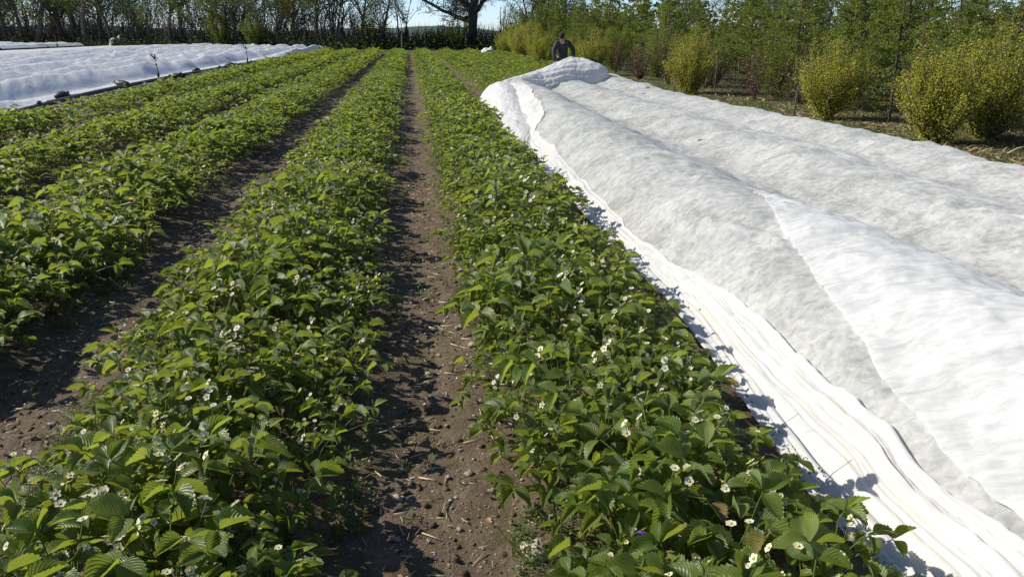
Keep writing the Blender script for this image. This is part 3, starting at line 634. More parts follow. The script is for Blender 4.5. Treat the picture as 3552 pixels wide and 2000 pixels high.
pipe([(-33.3, 42, 0.09), (-33.4, 60, 0.09), (-33.2, 80, 0.09), (-33.3, 94, 0.09)], 0.08, 'dark irrigation pipe between the two left fleeces', 9.0)
def sprinkler_meshes():
    D = {}
    a = Acc(); tube(a, [(0, 0, 0), (0, 0, .03), (0.01, 0, .16), (0.005, 0, .34), (0, 0, .58)], [.03, .022, .014, .013, .013], 8); D['riser'] = a.mesh('riser', [M_BLACK])
    a = Acc(); tube(a, [(0, 0, .015), (0, 0, .02), (0, 0, .15), (0, 0, .17)], [.02, .038, .034, .015], 8); D['base_socket'] = a.mesh('base_socket', [M_BLACK])
    a = Acc(); tube(a, [(0, 0, .38), (0, 0, .39), (0, 0, .42), (0, 0, .43)], [.014, .026, .026, .014], 8); box(a, (-.03, 0, .405), (.012, .008, .008)); D['clamp'] = a.mesh('clamp', [M_BLACK])
    a = Acc(); tube(a, [(0.0, 0, .56), (-.03, 0, .62), (-.10, 0, .70), (-.135, 0, .735)], [.020, .024, .020, .011], 8); D['nozzle'] = a.mesh('nozzle', [M_BRASS])
    a = Acc(); tube(a, [(0.01, .01, .60), (.02, .01, .70), (-.05, .01, .74), (-.12, .01, .75)], [.012, .010, .008, .011], 6); tube(a, [(.01, 0, .61), (.05, 0, .60), (.085, 0, .59)], [.014, .012, .018], 6); D['swing_arm'] = a.mesh('swing_arm', [M_BRASS])
    a = Acc(); tube(a, [(0, 0, .59), (0.005, 0, .64), (0.005, 0, .72)], [.020, .016, .014], 8); D['bearing'] = a.mesh('bearing', [M_BLACK])
    return D
SPD = sprinkler_meshes()
def sprinkler(x, y, z, rz, sc_, label, grp):
    e = bpy.data.objects.new('sprinkler', None); COL.objects.link(e); e.location = (x, y, z); e.rotation_euler = (math.radians(rnd.uniform(-4, 4)), math.radians(rnd.uniform(-6, -1)), rz); e.scale = (sc_,) * 3
    e['label'] = label; e['category'] = 'sprinkler'; e['group'] = grp
    for k, me in SPD.items(): ob(k, me, parent=e)
g1 = 'sprinklers along the near irrigation pipe'
for yv, lb, rz in ((27.3, 'nearest and tallest looking black sprinkler standing on the near pipe', 0.1), (41.2, 'second nearest black sprinkler on the near pipe', 0.5), (54.3, 'third black sprinkler along the near pipe', -0.4), (64.6, 'farthest black sprinkler, near the far end of the near pipe', 0.9)):
    sprinkler(float(pipe_x(yv)) + (0.0), yv, 0.12, rz, 0.98 if yv < 30 else 1.05, lb, g1)
g2 = 'sprinklers along the far irrigation pipe'
sprinkler(-33.3, 72.0, 0.14, 0.3, 1.7, 'black sprinkler in front of the far fleece, at the left of the photo', g2)
sprinkler(-33.2, 84.0, 0.14, 1.3, 1.5, 'thin black sprinkler in front of the far fleece, second from the left', g2)
sprinkler(-33.3, 93.0, 0.14, 2.3, 1.4, 'tiny black sprinkler at the right end of the far fleece', g2)
# black bags and clods weighing down the fleece hem
M_BAG = plain('black_bag', (0.02, 0.02, 0.022), 0.55, nscale=15, col2=(0.05, 0.04, 0.035), bstr=0.4)
def lump(seed, sc_, sub=2, rough=0.25):
    V, F = ico(sub); n = fbm(V[:, 0] * 1.7 + seed, V[:, 1] * 1.7 + V[:, 2] * 2.1, seed, 3); V = V * (1 + rough * n)[:, None] * np.array(sc_); V[:, 2] -= V[:, 2].min() * 0.8
    return V, F
for i, (yv, dx) in enumerate(((20.2, -0.35), (24.6, -0.3), (28.6, 0.25), (33.0, -0.3), (38.5, -0.25))):
    a = Acc(); V, F = lump(200 + i, (0.16, 0.24, 0.09)); a.add(V, F); tube(a, [(0, .2, .06), (0, .27, .10), (0.02, .31, .13)], [.03, .02, .04], 6)
    o = ob('weight_bag', a.mesh('weight_bag', [M_BAG]), loc=(float(pipe_x(yv)) + dx, yv, 0.02), cat='bag', group='black bags on the left fleece hem',
           label=['nearest black weight bag on the fleece hem left of the pipe', 'second black weight bag on the hem of the left fleece', 'black weight bag beside the foot of the nearest sprinkler', 'black weight bag just beyond the nearest sprinkler', 'farthest black weight bag on the hem of the left fleece'][i])
    o.rotation_euler = (0, 0, i * 1.1)

# ------------------------------------------------------------------ stones, petals, straw, litter on the paths
M_STONE = plain('stone', (0.24, 0.20, 0.165), 0.8, nscale=14, col2=(0.36, 0.32, 0.27), bstr=0.25)
M_PALE = plain('pale_stone', (0.46, 0.38, 0.32), 0.75, nscale=25, col2=(0.56, 0.48, 0.42), bstr=0.25)
a = Acc(); out_ = [(-.032, .01), (-.026, .036), (-.012, .043), (-.002, .026), (.010, .028), (.034, .030), (.024, -.004), (.012, -.040), (-.008, -.046), (-.022, -.02)]
n = len(out_); V = [(x * 1.0, y, .004) for x, y in out_] + [(x * .93, y * .93, .017 + .004 * math.sin(i * 2.1)) for i, (x, y) in enumerate(out_)] + [(0, 0, .021)]
F = []
for i in range(n): j = (i + 1) % n; F += [(i, j, n + j), (i, n + j, n + i), (n + i, n + j, 2 * n)]
a.add(V, F); o = ob('stone', a.mesh('stone', [M_PALE], smooth=False), loc=(0.315, 1.99, float(ground_z(.315, 1.99)) + 0.002), label='flat angular pinkish white stone at the bottom edge of the middle path', cat='stone'); o.rotation_euler = (0.12, -0.1, 0.4); o.scale = (1.15,) * 3
SM = []
for i in range(8):
    a = Acc(); V, F = lump(300 + i, (1, 0.62 + 0.3 * rnd.random(), 0.42 + .2 * rnd.random()), 2, 0.42); a.add(V, F, None, i * .13); SM.append(a.mesh('stone', [M_STONE], smooth=i % 2 == 0))
for i in range(150):
    if i < 120: x = rnd.gauss(0.12, 0.17); yv = 1.3 + 4.2 * rnd.random() ** 1.5
    else: x = rnd.gauss(-1.6, 0.12); yv = 3.0 + 3 * rnd.random()
    if x > 0.52 or (-0.35 > x > -1.35): continue
    s_ = rnd.choice([.006, .007, .009, .011, .013, .018]) * (1 + 0.25 * (x > 0.2))
    o = ob('stone', SM[rnd.randrange(8)], loc=(x, yv, float(ground_z(x, yv)) - s_ * .12), cat='stone', group='small stones scattered on the bare paths', label='small brownish stone lying among others on the bare soil path')
    o.scale = (s_,) * 3; o.rotation_euler = (rnd.uniform(-.3, .3), rnd.uniform(-.3, .3), rnd.uniform(0, 6.28))
def path_points(n, centers, w, y0, y1, pw=1.6):
    c = rng.choice(centers, n); x = c + rng.normal(0, w, n); y = y0 + (y1 - y0) * rng.random(n) ** pw; return x, y
PATHS = [0.05, -1.62, -3.2]
# gravel grit
V8, F8 = ico(1); TP = (V8 * [1, .8, .55], F8, np.zeros((len(V8), 2)))
a = Acc(); x, yv = path_points(7000, PATHS, 0.16, 1.2, 14, 1.8); R = frames(rng.random(len(x)) * 6.28, rng.normal(0, .3, len(x)), rng.normal(0, .3, len(x)))
a.stamp(TP, R, np.stack([x, yv, ground_z(x, yv) + .001], -1), rng.choice([.0022, .003, .004, .006], len(x)), rng.random(len(x)))
ob('gravel', a.mesh('gravel', [M_STONE]), kind='stuff', label='fine grit and pebbles strewn over the bare soil paths')
# clods
a = Acc(); x, yv = path_points(5200, PATHS, 0.18, 1.2, 16, 1.5); TPc = (V8 * [1, .9, .6] * (1 + .25 * vnoise(V8[:, 0] * 3, V8[:, 1] * 3 + V8[:, 2], 4))[:, None], F8, np.zeros((len(V8), 2)))
a.stamp(TPc, frames(rng.random(len(x)) * 6.28, rng.normal(0, .4, len(x)), rng.normal(0, .4, len(x))), np.stack([x, yv, ground_z(x, yv)], -1), rng.choice([.006, .009, .013, .018], len(x), p=[.4, .35, .2, .05]), rng.random(len(x)))
ob('soil_clods', a.mesh('soil_clods', [M_SOIL]), kind='stuff', label='crumbly dark soil clods on the bare paths')
# fallen petals
PT = (np.array([(-.5, -.6, 0), (.5, -.6, .1), (.6, .3, .25), (0, .75, .1), (-.6, .3, .3)]), np.array([(0, 1, 2), (0, 2, 3), (0, 3, 4)]), np.zeros((5, 2)))
a = Acc(); x, yv = path_points(420, PATHS[:2], 0.19, 1.2, 11, 1.3)
a.stamp(PT, frames(rng.random(len(x)) * 6.28, rng.normal(0, .3, len(x)), rng.normal(0, .3, len(x))), np.stack([x, yv, ground_z(x, yv) + .004], -1), rng.uniform(.004, .008, len(x)), rng.random(len(x)))
ob('fallen_petals', a.mesh('fallen_petals', [M_PETAL]), kind='stuff', label='tiny white strawberry petals fallen on the soil paths')
# straw
a = Acc(); x, yv = path_points(900, PATHS[:2], 0.19, 1.2, 9, 1.5); sx = np.array([(-.06, -1, 0), (.06, -1, 0), (.06, 1, .08), (-.06, 1, .08), (0, -1, .1), (0, 1, .18)])
TS = (sx, np.array([(0, 1, 4), (0, 4, 5), (0, 5, 3), (1, 2, 5), (1, 5, 4), (2, 3, 5)]), np.zeros((6, 2)))
a.stamp(TS, frames(rng.random(len(x)) * 6.28, rng.normal(0, .12, len(x)), rng.normal(0, .1, len(x))), np.stack([x, yv, ground_z(x, yv) + .005], -1), rng.uniform(.008, .035, len(x)), rng.random(len(x)))
ob('straw_litter', a.mesh('straw_litter', [M_STRAW]), kind='stuff', label='bits of dry straw and stalk scattered on the soil paths')
# dead leaves
a = Acc(); x, yv = path_points(800, PATHS, 0.25, 1.2, 12, 1.3)
for k in range(3):
    w = np.arange(k, len(x), 3); a.stamp(MID[k], frames(rng.random(len(w)) * 6.28, rng.normal(0, .35, len(w)), rng.normal(0, .4, len(w))), np.stack([x[w], yv[w], ground_z(x[w], yv[w]) + .008], -1), rng.uniform(.015, .035, len(w)), rng.random(len(w)))
ob('leaf_litter', a.mesh('leaf_litter', [M_DRY]), kind='stuff', label='withered brown leaves lying on the soil paths')
# chickweed and small weeds hugging the bed edges
a = Acc(); xs_ = []; ys_ = []
for (e0, sgn, n) in ((0.36, -1, 1700), (-0.24, 1, 800), (-1.30, -1, 1000), (-1.95, 1, 900), (-3.0, -1, 400), (0.08, 0, 160), (1.2, 1, 260)):
    yv = 1.2 + 13 * rng.random(n) ** 1.5; xv = e0 + rng.normal(0, 0.07 if sgn else 0.14, n) + 0.03 * sgn; k = fbm(xv * 2 + 5, yv * 1.6, 171, 2) > -0.05 if sgn else fbm(xv * 2, yv * 2, 172, 2) > 0.1
    xs_.append(xv[k]); ys_.append(yv[k])
x = np.concatenate(xs_); yv = np.concatenate(ys_); n = len(x)
TW = (np.array([(0, 0, 0), (.35, .5, .1), (0, 1, 0), (-.35, .5, .1)]), np.array([(0, 1, 2), (0, 2, 3)]), np.zeros((4, 2)))
for k in range(16):
    an = rng.random(n) * 6.28; rr = rng.random(n) * .035; hz = rng.random(n) * .045
    a.stamp(TW, frames(an, rng.uniform(-.2, 1.0, n), rng.normal(0, .5, n)), np.stack([x + np.cos(an) * rr, yv + np.sin(an) * rr, ground_z(x, yv) + .003 + hz], -1), rng.uniform(.006, .015, n), rng.random(n))
for k in range(5):
    an = rng.random(n) * 6.28; TB = (np.array([(-.05, 0, 0), (.05, 0, 0), (0, 1, .1)]), np.array([(0, 1, 2)]), np.zeros((3, 2)))
    a.stamp(TB, frames(an, rng.uniform(.4, 1.4, n), rng.normal(0, .5, n)), np.stack([x, yv, ground_z(x, yv)], -1), rng.uniform(.02, .06, n), rng.random(n))
ob('chickweed', a.mesh('chickweed', [M_WEED]), kind='stuff', label='low green weeds creeping along the bed edges')
# leafless flower trusses and runners inside near beds: undergrowth of stalks
a = Acc()
for i in range(1500):
    c = rnd.choice([-0.78, 0.78, 0.78, -0.78, -2.45]); x = c + rnd.uniform(-.55, .55); yv = 1.1 + 6.5 * rnd.random() ** 1.4 if c > -2 else 4.2 + 5 * rnd.random()
    z0 = float(ground_z(x, yv)); an = rnd.uniform(0, 6.28); L_ = rnd.uniform(.08, .2); d = np.array([math.cos(an) * .6, math.sin(an) * .6, rnd.uniform(.4, 1.1)]); d /= np.linalg.norm(d)
    p = np.array([x, yv, z0]); tube(a, [p, p + d * L_ * .5 + [0, 0, .015], p + d * L_], [.0014, .0012, .0009], 3, var=rnd.random(), cap=False)
ob('stalk_undergrowth', a.mesh('stalk_undergrowth', [M_STEM]), kind='stuff', label='tangle of thin green stalks under the strawberry leaves')
# violets
for i, (x, yv, lb) in enumerate(((0.60, 1.88, 'purple violet flower among white strawberry blossoms, upper of the two near the path'), (0.535, 1.68, 'purple violet flower at the bottom edge right of the path'))):
    e = bpy.data.objects.new('violet', None); COL.objects.link(e); z0 = float(ground_z(x, yv)); e.location = (x, yv, z0); e['label'] = lb; e['category'] = 'flower'
    a = Acc(); tube(a, [(0, 0, 0), (.01, 0, .12), (0, -.01, .25)], .0013, 4, cap=False); ob('stem', a.mesh('stem', [M_STEM]), parent=e)
    a = Acc()
    for k in range(5):
        an = k * 1.2566; R = frames(np.array([an - 1.57]), np.array([.5]), np.array([0.]))[0]; a.stamp(MID[0], R[None], np.array([[0, -.01, .25]]), [.017], [0])
    ob('petals', a.mesh('petals', [M_VIOLET]), parent=e)
# yellow bloom lying on the second bed
e = bpy.data.objects.new('yellow_bloom', None); COL.objects.link(e); e.location = (-2.12, 6.2, 0.27); e['label'] = 'single yellow and orange bloom on a pale stalk lying on the second bed'; e['category'] = 'flower'
a = Acc()
for k in range(12):
    an = k * 2 * PI / 12; R = frames(np.array([an]), np.array([.75]), np.array([0.]))[0]; a.stamp(MID[k % 6], R[None], np.array([[0, 0, .02]]), [.036], [k * .08])
ob('petals', a.mesh('petals', [plain('golden_petal', (0.80, 0.45, 0.02), 0.6, nscale=20, col2=(0.75, 0.55, 0.05))]), parent=e)
a = Acc(); V, F = ico(1); a.add(V * [.012, .012, .008] + [0, 0, .03], F); ob('flower_centre', a.mesh('flower_centre', [plain('rust_centre', (0.25, 0.08, 0.01), 0.8)]), parent=e)
a = Acc(); tube(a, [(.03, -.01, .012), (0, 0, .01), (-.06, -.02, -.002), (-.12, -.03, -.02)], [.006, .007, .006, .004], 6); ob('stalk', a.mesh('stalk', [plain('pale_stalk', (0.62, 0.62, 0.45), 0.6)]), parent=e)

# ------------------------------------------------------------------ grass on the right-hand margin
M_GRASS = leaf_mat('grass_blade', [(0.0, (0.05, 0.10, 0.018)), (0.5, (0.10, 0.15, 0.03)), (0.8, (0.20, 0.17, 0.07)), (1.0, (0.26, 0.20, 0.11))], (0.2, 0.28, 0.05), rough=0.55, tfac=0.25, veins=False)
M_DEADGRASS = plain('dead_grass', (0.24, 0.17, 0.09), 0.8, nscale=4, col2=(0.36, 0.27, 0.16))
TB = (np.array([(-.05, 0, 0), (.05, 0, 0), (.035, .55, .03), (-.035, .55, .03), (0, 1, -.1)]), np.array([(0, 1, 2), (0, 2, 3), (3, 2, 4)]), np.zeros((5, 2)))
a = Acc(); n = 34000; x = 5.95 + 3.0 * rng.random(n) ** 1.1; yv = 5.5 + 34 * rng.random(n) ** 1.6
k = fbm(x * 1.3, yv * 0.9, 181, 3) + 0.55 * np.exp(-((yv - 14) / 4) ** 2) > rng.uniform(-.9, .6, n); x = x[k]; yv = yv[k]; n = len(x)
a.stamp(TB, frames(rng.random(n) * 6.28, rng.uniform(.5, 1.4, n), rng.normal(0, .4, n)), np.stack([x, yv, ground_z(x, yv)], -1), rng.uniform(.03, .10, n), (rng.random(n) * .75))
ob('grass', a.mesh('grass', [M_GRASS]), kind='stuff', label='short patchy grass on the margin between fleece and shrubs')
a = Acc(); n = 22000; x = 6.0 + 3.4 * rng.random(n); yv = 5.5 + 22 * rng.random(n) ** 1.7; k = fbm(x * .9 + 9, yv * .7, 183, 3) + 1.3 * np.exp(-((yv - 6.5) / 3.5) ** 2) > rng.uniform(-.2, 1.1, n); x = x[k]; yv = yv[k]; n = len(x)
a.stamp(TB, frames(rng.random(n) * 6.28, rng.normal(.12, .2, n), rng.normal(0, .4, n)), np.stack([x, yv, ground_z(x, yv) + .008], -1), rng.uniform(.05, .25, n), rng.random(n))
ob('dead_grass', a.mesh('dead_grass', [M_DEADGRASS]), kind='stuff', label='flattened dry brown stalks and grass beside the fleece')
# two daffodil clumps
M_DAFF = plain('daffodil_yellow', (0.75, 0.60, 0.03), 0.6)
for i, (x, yv, lb) in enumerate(((6.88, 16.2, 'left of the two yellow daffodils on the grass margin'), (7.05, 15.8, 'right of the two yellow daffodils on the grass margin'))):
    e = bpy.data.objects.new('daffodil', None); COL.objects.link(e); e.location = (x, yv, float(ground_z(x, yv))); e['label'] = lb; e['category'] = 'flower'
    a = Acc(); tube(a, [(0, 0, 0), (0, 0, .1), (.01, -.02, .17)], .003, 4); a.stamp(TB, frames(np.linspace(0, 6, 9), np.full(9, 1.2), np.zeros(9)), np.zeros((9, 3)), np.full(9, .16), np.full(9, .1)); ob('leaves', a.mesh('leaves', [M_GRASS]), parent=e)
    a = Acc()
    for k in range(6): a.stamp(MID[0], frames(np.array([k * 1.047]), np.array([.2]), np.array([0.])), np.array([[.01, -.02, .17]]), [.05], [0])
    tube(a, [(.01, -.02, .17), (.01, -.035, .185), (.01, -.05, .19)], [.012, .016, .024], 8); ob('bloom', a.mesh('bloom', [M_DAFF]), parent=e)

# ------------------------------------------------------------------ trees and shrubs
M_BARK = plain('bark', (0.060, 0.054, 0.045), 0.9, nscale=5, col2=(0.11, 0.10, 0.08), bstr=0.5)
M_OAKBARK = plain('oak_bark', (0.045, 0.042, 0.036), 0.9, nscale=3, col2=(0.085, 0.08, 0.065), bstr=0.6)
M_DARKTWIG = plain('dark_twig', (0.028, 0.025, 0.020), 0.9, nscale=3, col2=(0.05, 0.045, 0.035))
M_TWIG = plain('twig', (0.07, 0.052, 0.038), 0.85, nscale=6, col2=(0.12, 0.09, 0.065))
M_SPRING = leaf_mat('spring_leaf', [(0.0, (0.075, 0.10, 0.025)), (0.6, (0.115, 0.145, 0.032)), (1.0, (0.17, 0.18, 0.04))], (0.28, 0.34, 0.05), rough=0.6, tfac=0.35, veins=False, spec=0.15)
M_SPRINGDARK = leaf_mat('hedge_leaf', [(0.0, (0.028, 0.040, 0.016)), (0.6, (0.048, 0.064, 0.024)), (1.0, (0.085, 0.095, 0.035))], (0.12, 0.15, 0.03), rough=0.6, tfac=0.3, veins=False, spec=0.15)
M_LARCH = leaf_mat('larch_needle', [(0.0, (0.10, 0.14, 0.025)), (0.5, (0.15, 0.20, 0.033)), (1.0, (0.20, 0.24, 0.04))], (0.38, 0.44, 0.06), rough=0.55, tfac=0.35, veins=False, spec=0.15)
M_GOLD = leaf_mat('golden_leaf', [(0.0, (0.28, 0.29, 0.04)), (0.5, (0.40, 0.39, 0.055)), (1.0, (0.52, 0.48, 0.08))], (0.60, 0.62, 0.09), rough=0.5, tfac=0.35, veins=False, spec=0.15)
M_BROWNLEAF = leaf_mat('brown_leaf', [(0.0, (0.12, 0.07, 0.035)), (0.6, (0.20, 0.12, 0.06)), (1.0, (0.28, 0.20, 0.12))], (0.3, 0.16, 0.06), rough=0.6, tfac=0.25, veins=False, spec=0.15)
QL = (np.array([(0, 0, 0), (.45, .5, .12), (0, 1, 0), (-.45, .5, .12)]), np.array([(0, 1, 2), (0, 2, 3)]), np.zeros((4, 2)))
def grow(acc, tips, p, d, L, r, depth, R, spread=0.55, up=0.15, sides=5, kids=(2, 4), wob=0.12, minr=0.012):
    n = 5; pts = [p]; dd = d.copy()
    for i in range(n):
        dd = dd + np.array([R.gauss(0, wob), R.gauss(0, wob), R.gauss(0, wob * .6) + up * .12]); dd /= np.linalg.norm(dd); pts.append(pts[-1] + dd * L / n)
    pts = np.array(pts); rr = np.linspace(r, max(r * 0.55, minr), n + 1)
    tube(acc, pts, rr, sides if r > .05 else 3, cap=False)
    if depth == 0: tips.append((pts[2:], dd)); return
    if depth <= 1: tips.append((pts[2:], dd))
    for k in range(R.randint(*kids)):
        i = R.randint(2, n); a = R.uniform(0, 2 * PI); ref = np.array([math.cos(a), math.sin(a), R.uniform(-.2, .5)])
        nd = dd * (1 - spread * .5) + ref * spread; nd /= np.linalg.norm(nd)
        grow(acc, tips, pts[i], nd, L * R.uniform(.55, .8), max(rr[i] * R.uniform(.45, .7), minr), depth - 1, R, spread, up, sides, kids, wob, minr)
    grow(acc, tips, pts[-1], dd, L * .75, max(rr[-1] * .85, minr), depth - 1, R, spread, up, sides, kids, wob, minr)
def leaves_on(acc, tips, R_, per, size, jit, T=QL, m=0):
    P = []
    for pts, d in tips:
        for k in range(per): q = pts[R_.randrange(len(pts))]; P.append(q + np.array([R_.gauss(0, jit), R_.gauss(0, jit), R_.gauss(0, jit)]))
    P = np.array(P); n = len(P)
    acc.stamp(T, frames(rng.random(n) * 6.28, rng.uniform(-.8, .9, n), rng.normal(0, .8, n)), P, rng.uniform(.6, 1.3, n) * size, rng.random(n), m)
def far_tree(seed, style):
    R_ = random.Random(seed); w = Acc(); tips = []
    if style == 'multi':
        for k in range(R_.randint(3, 5)):
            a = R_.uniform(0, 6.28); grow(w, tips, np.array([math.cos(a) * .15, math.sin(a) * .15, -.05]), np.array([math.cos(a) * .22, math.sin(a) * .22, 1.0]), 3.0, R_.uniform(.07, .12), 3, R_, .5, .3, 5, (2, 3))
    else:
        grow(w, tips, np.array([0, 0, -.05]), np.array([R_.uniform(-.06, .06), 0, 1.0]), 3.2, .22, 4, R_, .55, .35, 7, (2, 4), .07)
        for k in range(7):
            a = R_.uniform(0, 6.28); grow(w, tips, np.array([0, 0, 1.0 + k * .35]), np.array([math.cos(a), math.sin(a), .5]), 1.6, .05, 2, R_, .6, .2, 3)
    lf = Acc(); leaves_on(lf, tips, R_, 12 if style != 'bare' else 3, .12, .22)
    return w.mesh('trunk', [M_BARK]), lf.mesh('foliage', [M_SPRING])
FT = [far_tree(1, 'tall'), far_tree(2, 'multi'), far_tree(3, 'tall'), far_tree(4, 'multi'), far_tree(5, 'bare'), far_tree(6, 'multi'), far_tree(8, 'tall')]
ORD = ['first', 'second', 'third', 'fourth', 'fifth', 'sixth', 'seventh', 'eighth', 'ninth', 'tenth', 'eleventh', 'twelfth', 'thirteenth', 'fourteenth', 'fifteenth', 'sixteenth', 'seventeenth', 'eighteenth', 'nineteenth', 'twentieth',
       'twenty-first', 'twenty-second', 'twenty-third', 'twenty-fourth', 'twenty-fifth', 'twenty-sixth', 'twenty-seventh', 'twenty-eighth', 'twenty-ninth', 'thirtieth', 'thirty-first', 'thirty-second', 'thirty-third', 'thirty-fourth']
def inst_tree(nm, protos, x, y, sc_, label, cat, grp, rz=None, parts=('trunk', 'foliage')):
    e = bpy.data.objects.new(nm, None); COL.objects.link(e); e.location = (x, y, -0.02); e.rotation_euler = (0, 0, rnd.uniform(0, 6.28) if rz is None else rz); e.scale = sc_ if isinstance(sc_, tuple) else (sc_,) * 3
    e['label'] = label; e['category'] = cat
    if grp: e['group'] = grp
    for pn, me in zip(parts, protos): ob(pn, me, parent=e)
    return e
def bearing_sort(L): return sorted(L, key=lambda p: p[0] / p[1])
OAK = (5.75, 76.0)
ft = []
xv = -62.0
while xv < 16:
    for rowo in (0, 1):
        x = xv + rnd.uniform(-.8, .8); yv = float(hedge(x)) + rowo * 3.5 + rnd.uniform(-.8, .8)
        if (rowo and rnd.random() < .35) or abs(x - OAK[0]) < 1.8 or (-7.5 < x - OAK[0] < 3.5 and rnd.random() < (0.6 if rowo else 0.55)): continue
        ft.append((x, yv, rowo))
    xv += 2.3 if xv < -30 else 2.1
front = bearing_sort([f for f in ft if f[2] == 0]); back = [f for f in ft if f[2] == 1]
lefts = [f for f in front if f[0] / f[1] < OAK[0] / OAK[1]][::-1]; rights = [f for f in front if f[0] / f[1] >= OAK[0] / OAK[1]]
for i, (x, yv, _) in enumerate(lefts): inst_tree('hedge_tree', FT[[0, 2, 6, 3][i % 4] if i > 15 else (i * 3 + 1) % 7], x, yv, rnd.uniform(.9, 1.25) if i < 16 else rnd.uniform(1.2, 1.75), '%s thin spring tree left of the big bare oak in the far tree line' % ORD[min(i, 33)], 'tree', 'front trees of the far tree line')
for i, (x, yv, _) in enumerate(rights): inst_tree('hedge_tree', FT[(i * 2) % 7], x, yv, rnd.uniform(.8, 1.1), '%s thin spring tree right of the big bare oak in the far tree line' % ORD[i], 'tree', 'front trees of the far tree line')
for i, (x, yv, _) in enumerate(back): inst_tree('hedge_tree', FT[rnd.randrange(7)], x, yv, rnd.uniform(.9, 1.3), 'thin half bare tree in the back rank of the far tree line', 'tree', 'back trees of the far tree line')
# the oak
R_ = random.Random(42); w = Acc(); tips = []
tr = np.array([(0, 0, -.05), (0, 0, .3), (-.02, 0, 1.2), (0, 0, 2.1), (0.03, 0, 2.9), (0.0, 0, 3.5)]); tube(w, tr, [.62, .47, .41, .40, .44, .42], 12, cap=False)
def limb(pts, r0, r1):
    P = np.array(pts, float); q = np.stack([np.interp(np.linspace(0, len(P) - 1, 14), range(len(P)), P[:, k]) for k in range(3)], -1)
    q[1:-1] += np.array([[R_.gauss(0, .04) for _ in range(3)] for _ in range(12)]); rr = np.linspace(r0, r1, 14); tube(w, q, rr, 8, cap=False)
    for i in range(3, 14, 1):
        for _ in range(2):
            a = R_.uniform(0, 6.28); d = np.array([math.cos(a) * .8, math.sin(a) * .5, R_.uniform(-.2, 1.0)]); d /= np.linalg.norm(d); grow(w, tips, q[i], d, R_.uniform(.7, 1.5), max(.03, rr[i] * .35), 3, R_, .75, .1, 4, (1, 3), .28, .014)
limb([(0, 0, 2.35), (-1.3, 0, 2.75), (-2.8, .1, 3.35), (-4.2, 0, 4.1), (-5.6, 0, 4.9), (-7, 0, 5.4)], .20, .05)
limb([(0, 0, 3.2), (-.7, .1, 3.9), (-1.6, 0, 4.7), (-3.0, 0, 5.6), (-4.2, 0, 6.6)], .30, .07)
limb([(0.02, 0, 3.3), (.05, 0, 4.2), (.3, 0, 5.4), (.2, .1, 6.8), (.5, 0, 8.4)], .30, .08)
limb([(0.05, 0, 3.1), (.75, 0, 3.7), (1.4, 0, 4.7), (2.2, .1, 5.6), (3.2, 0, 6.6)], .24, .06)
limb([(0.05, 0, 3.3), (.45, .2, 4.2), (.9, .3, 5.3), (1.2, .2, 6.6)], .22, .06)
limb([(0, 0, 2.5), (-.5, .1, 2.75), (-1.0, .2, 2.7), (-1.7, .3, 2.5)], .07, .03)
lf = Acc(); leaves_on(lf, tips, R_, 1, .08, .12)
e = bpy.data.objects.new('oak_tree', None); COL.objects.link(e); e.location = (OAK[0], OAK[1], 0); e['label'] = 'big bare oak with a thick dark trunk and a long limb reaching left'; e['category'] = 'tree'
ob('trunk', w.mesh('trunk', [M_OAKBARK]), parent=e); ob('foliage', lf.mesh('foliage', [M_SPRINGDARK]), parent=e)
# dark thicket at the foot of the tree line
a = Acc(); b = Acc()
n = 36000; x = rng.uniform(-75, 17, n); yv = hedge(x) + rng.normal(.4, 1.5, n); h = np.abs(rng.normal(0, .5, n)) * (1 + .7 * fbm(x * .35, yv * 0, 191, 3)); k = (h < 2.6); x = x[k]; yv = yv[k]; h = h[k]; n = len(x)
a.stamp(QL, frames(rng.random(n) * 6.28, rng.uniform(-.8, 1.0, n), rng.normal(0, .8, n)), np.stack([x, yv, h * .9 + .02], -1), rng.uniform(.12, .26, n), rng.random(n), 0)
n = 9000; x = rng.uniform(-75, 17, n); yv = hedge(x) + rng.normal(.9, 1.3, n)
TK = (np.array([(-.012, 0, 0), (.012, 0, 0), (0.01, .6, .06), (-.01, .6, .06), (0, 1, .02)]), np.array([(0, 1, 2), (0, 2, 3), (3, 2, 4)]), np.zeros((5, 2)))
a.stamp(TK, frames(rng.random(n) * 6.28, rng.uniform(.9, 1.55, n), rng.uniform(-3, 3, n)), np.stack([x, yv, 0 * x], -1), rng.uniform(.8, 2.6, n), rng.random(n), 1)
n = 6000; x = rng.uniform(-75, 17, n); x = x[~((x > OAK[0] - 8) & (x < OAK[0] + 2.5))]; n = len(x); yv = hedge(x) + rng.normal(2.5, 2.0, n)
a.stamp(TK, frames(rng.random(n) * 6.28, rng.uniform(1.0, 1.55, n), rng.uniform(-3, 3, n)), np.stack([x, yv, rng.uniform(0, 2.2, n)], -1), rng.uniform(1.2, 2.6, n), rng.random(n), 2)
n = 16000; x = rng.uniform(-75, 17, n); x = x[~((x > OAK[0] - 8) & (x < OAK[0] + 2.5))]; n = len(x); yv = hedge(x) + rng.normal(2.5, 2.0, n)
a.stamp(QL, frames(rng.random(n) * 6.28, rng.uniform(-.8, 1.0, n), rng.normal(0, .8, n)), np.stack([x, yv, rng.uniform(.3, 5, n)], -1), rng.uniform(.07, .15, n), rng.random(n), 3)
ob('thicket', a.mesh('thicket', [M_SPRINGDARK, M_DARKTWIG, M_TWIG, M_SPRING]), kind='stuff', label='dark tangled undergrowth along the foot of the far tree line', cat='thicket')
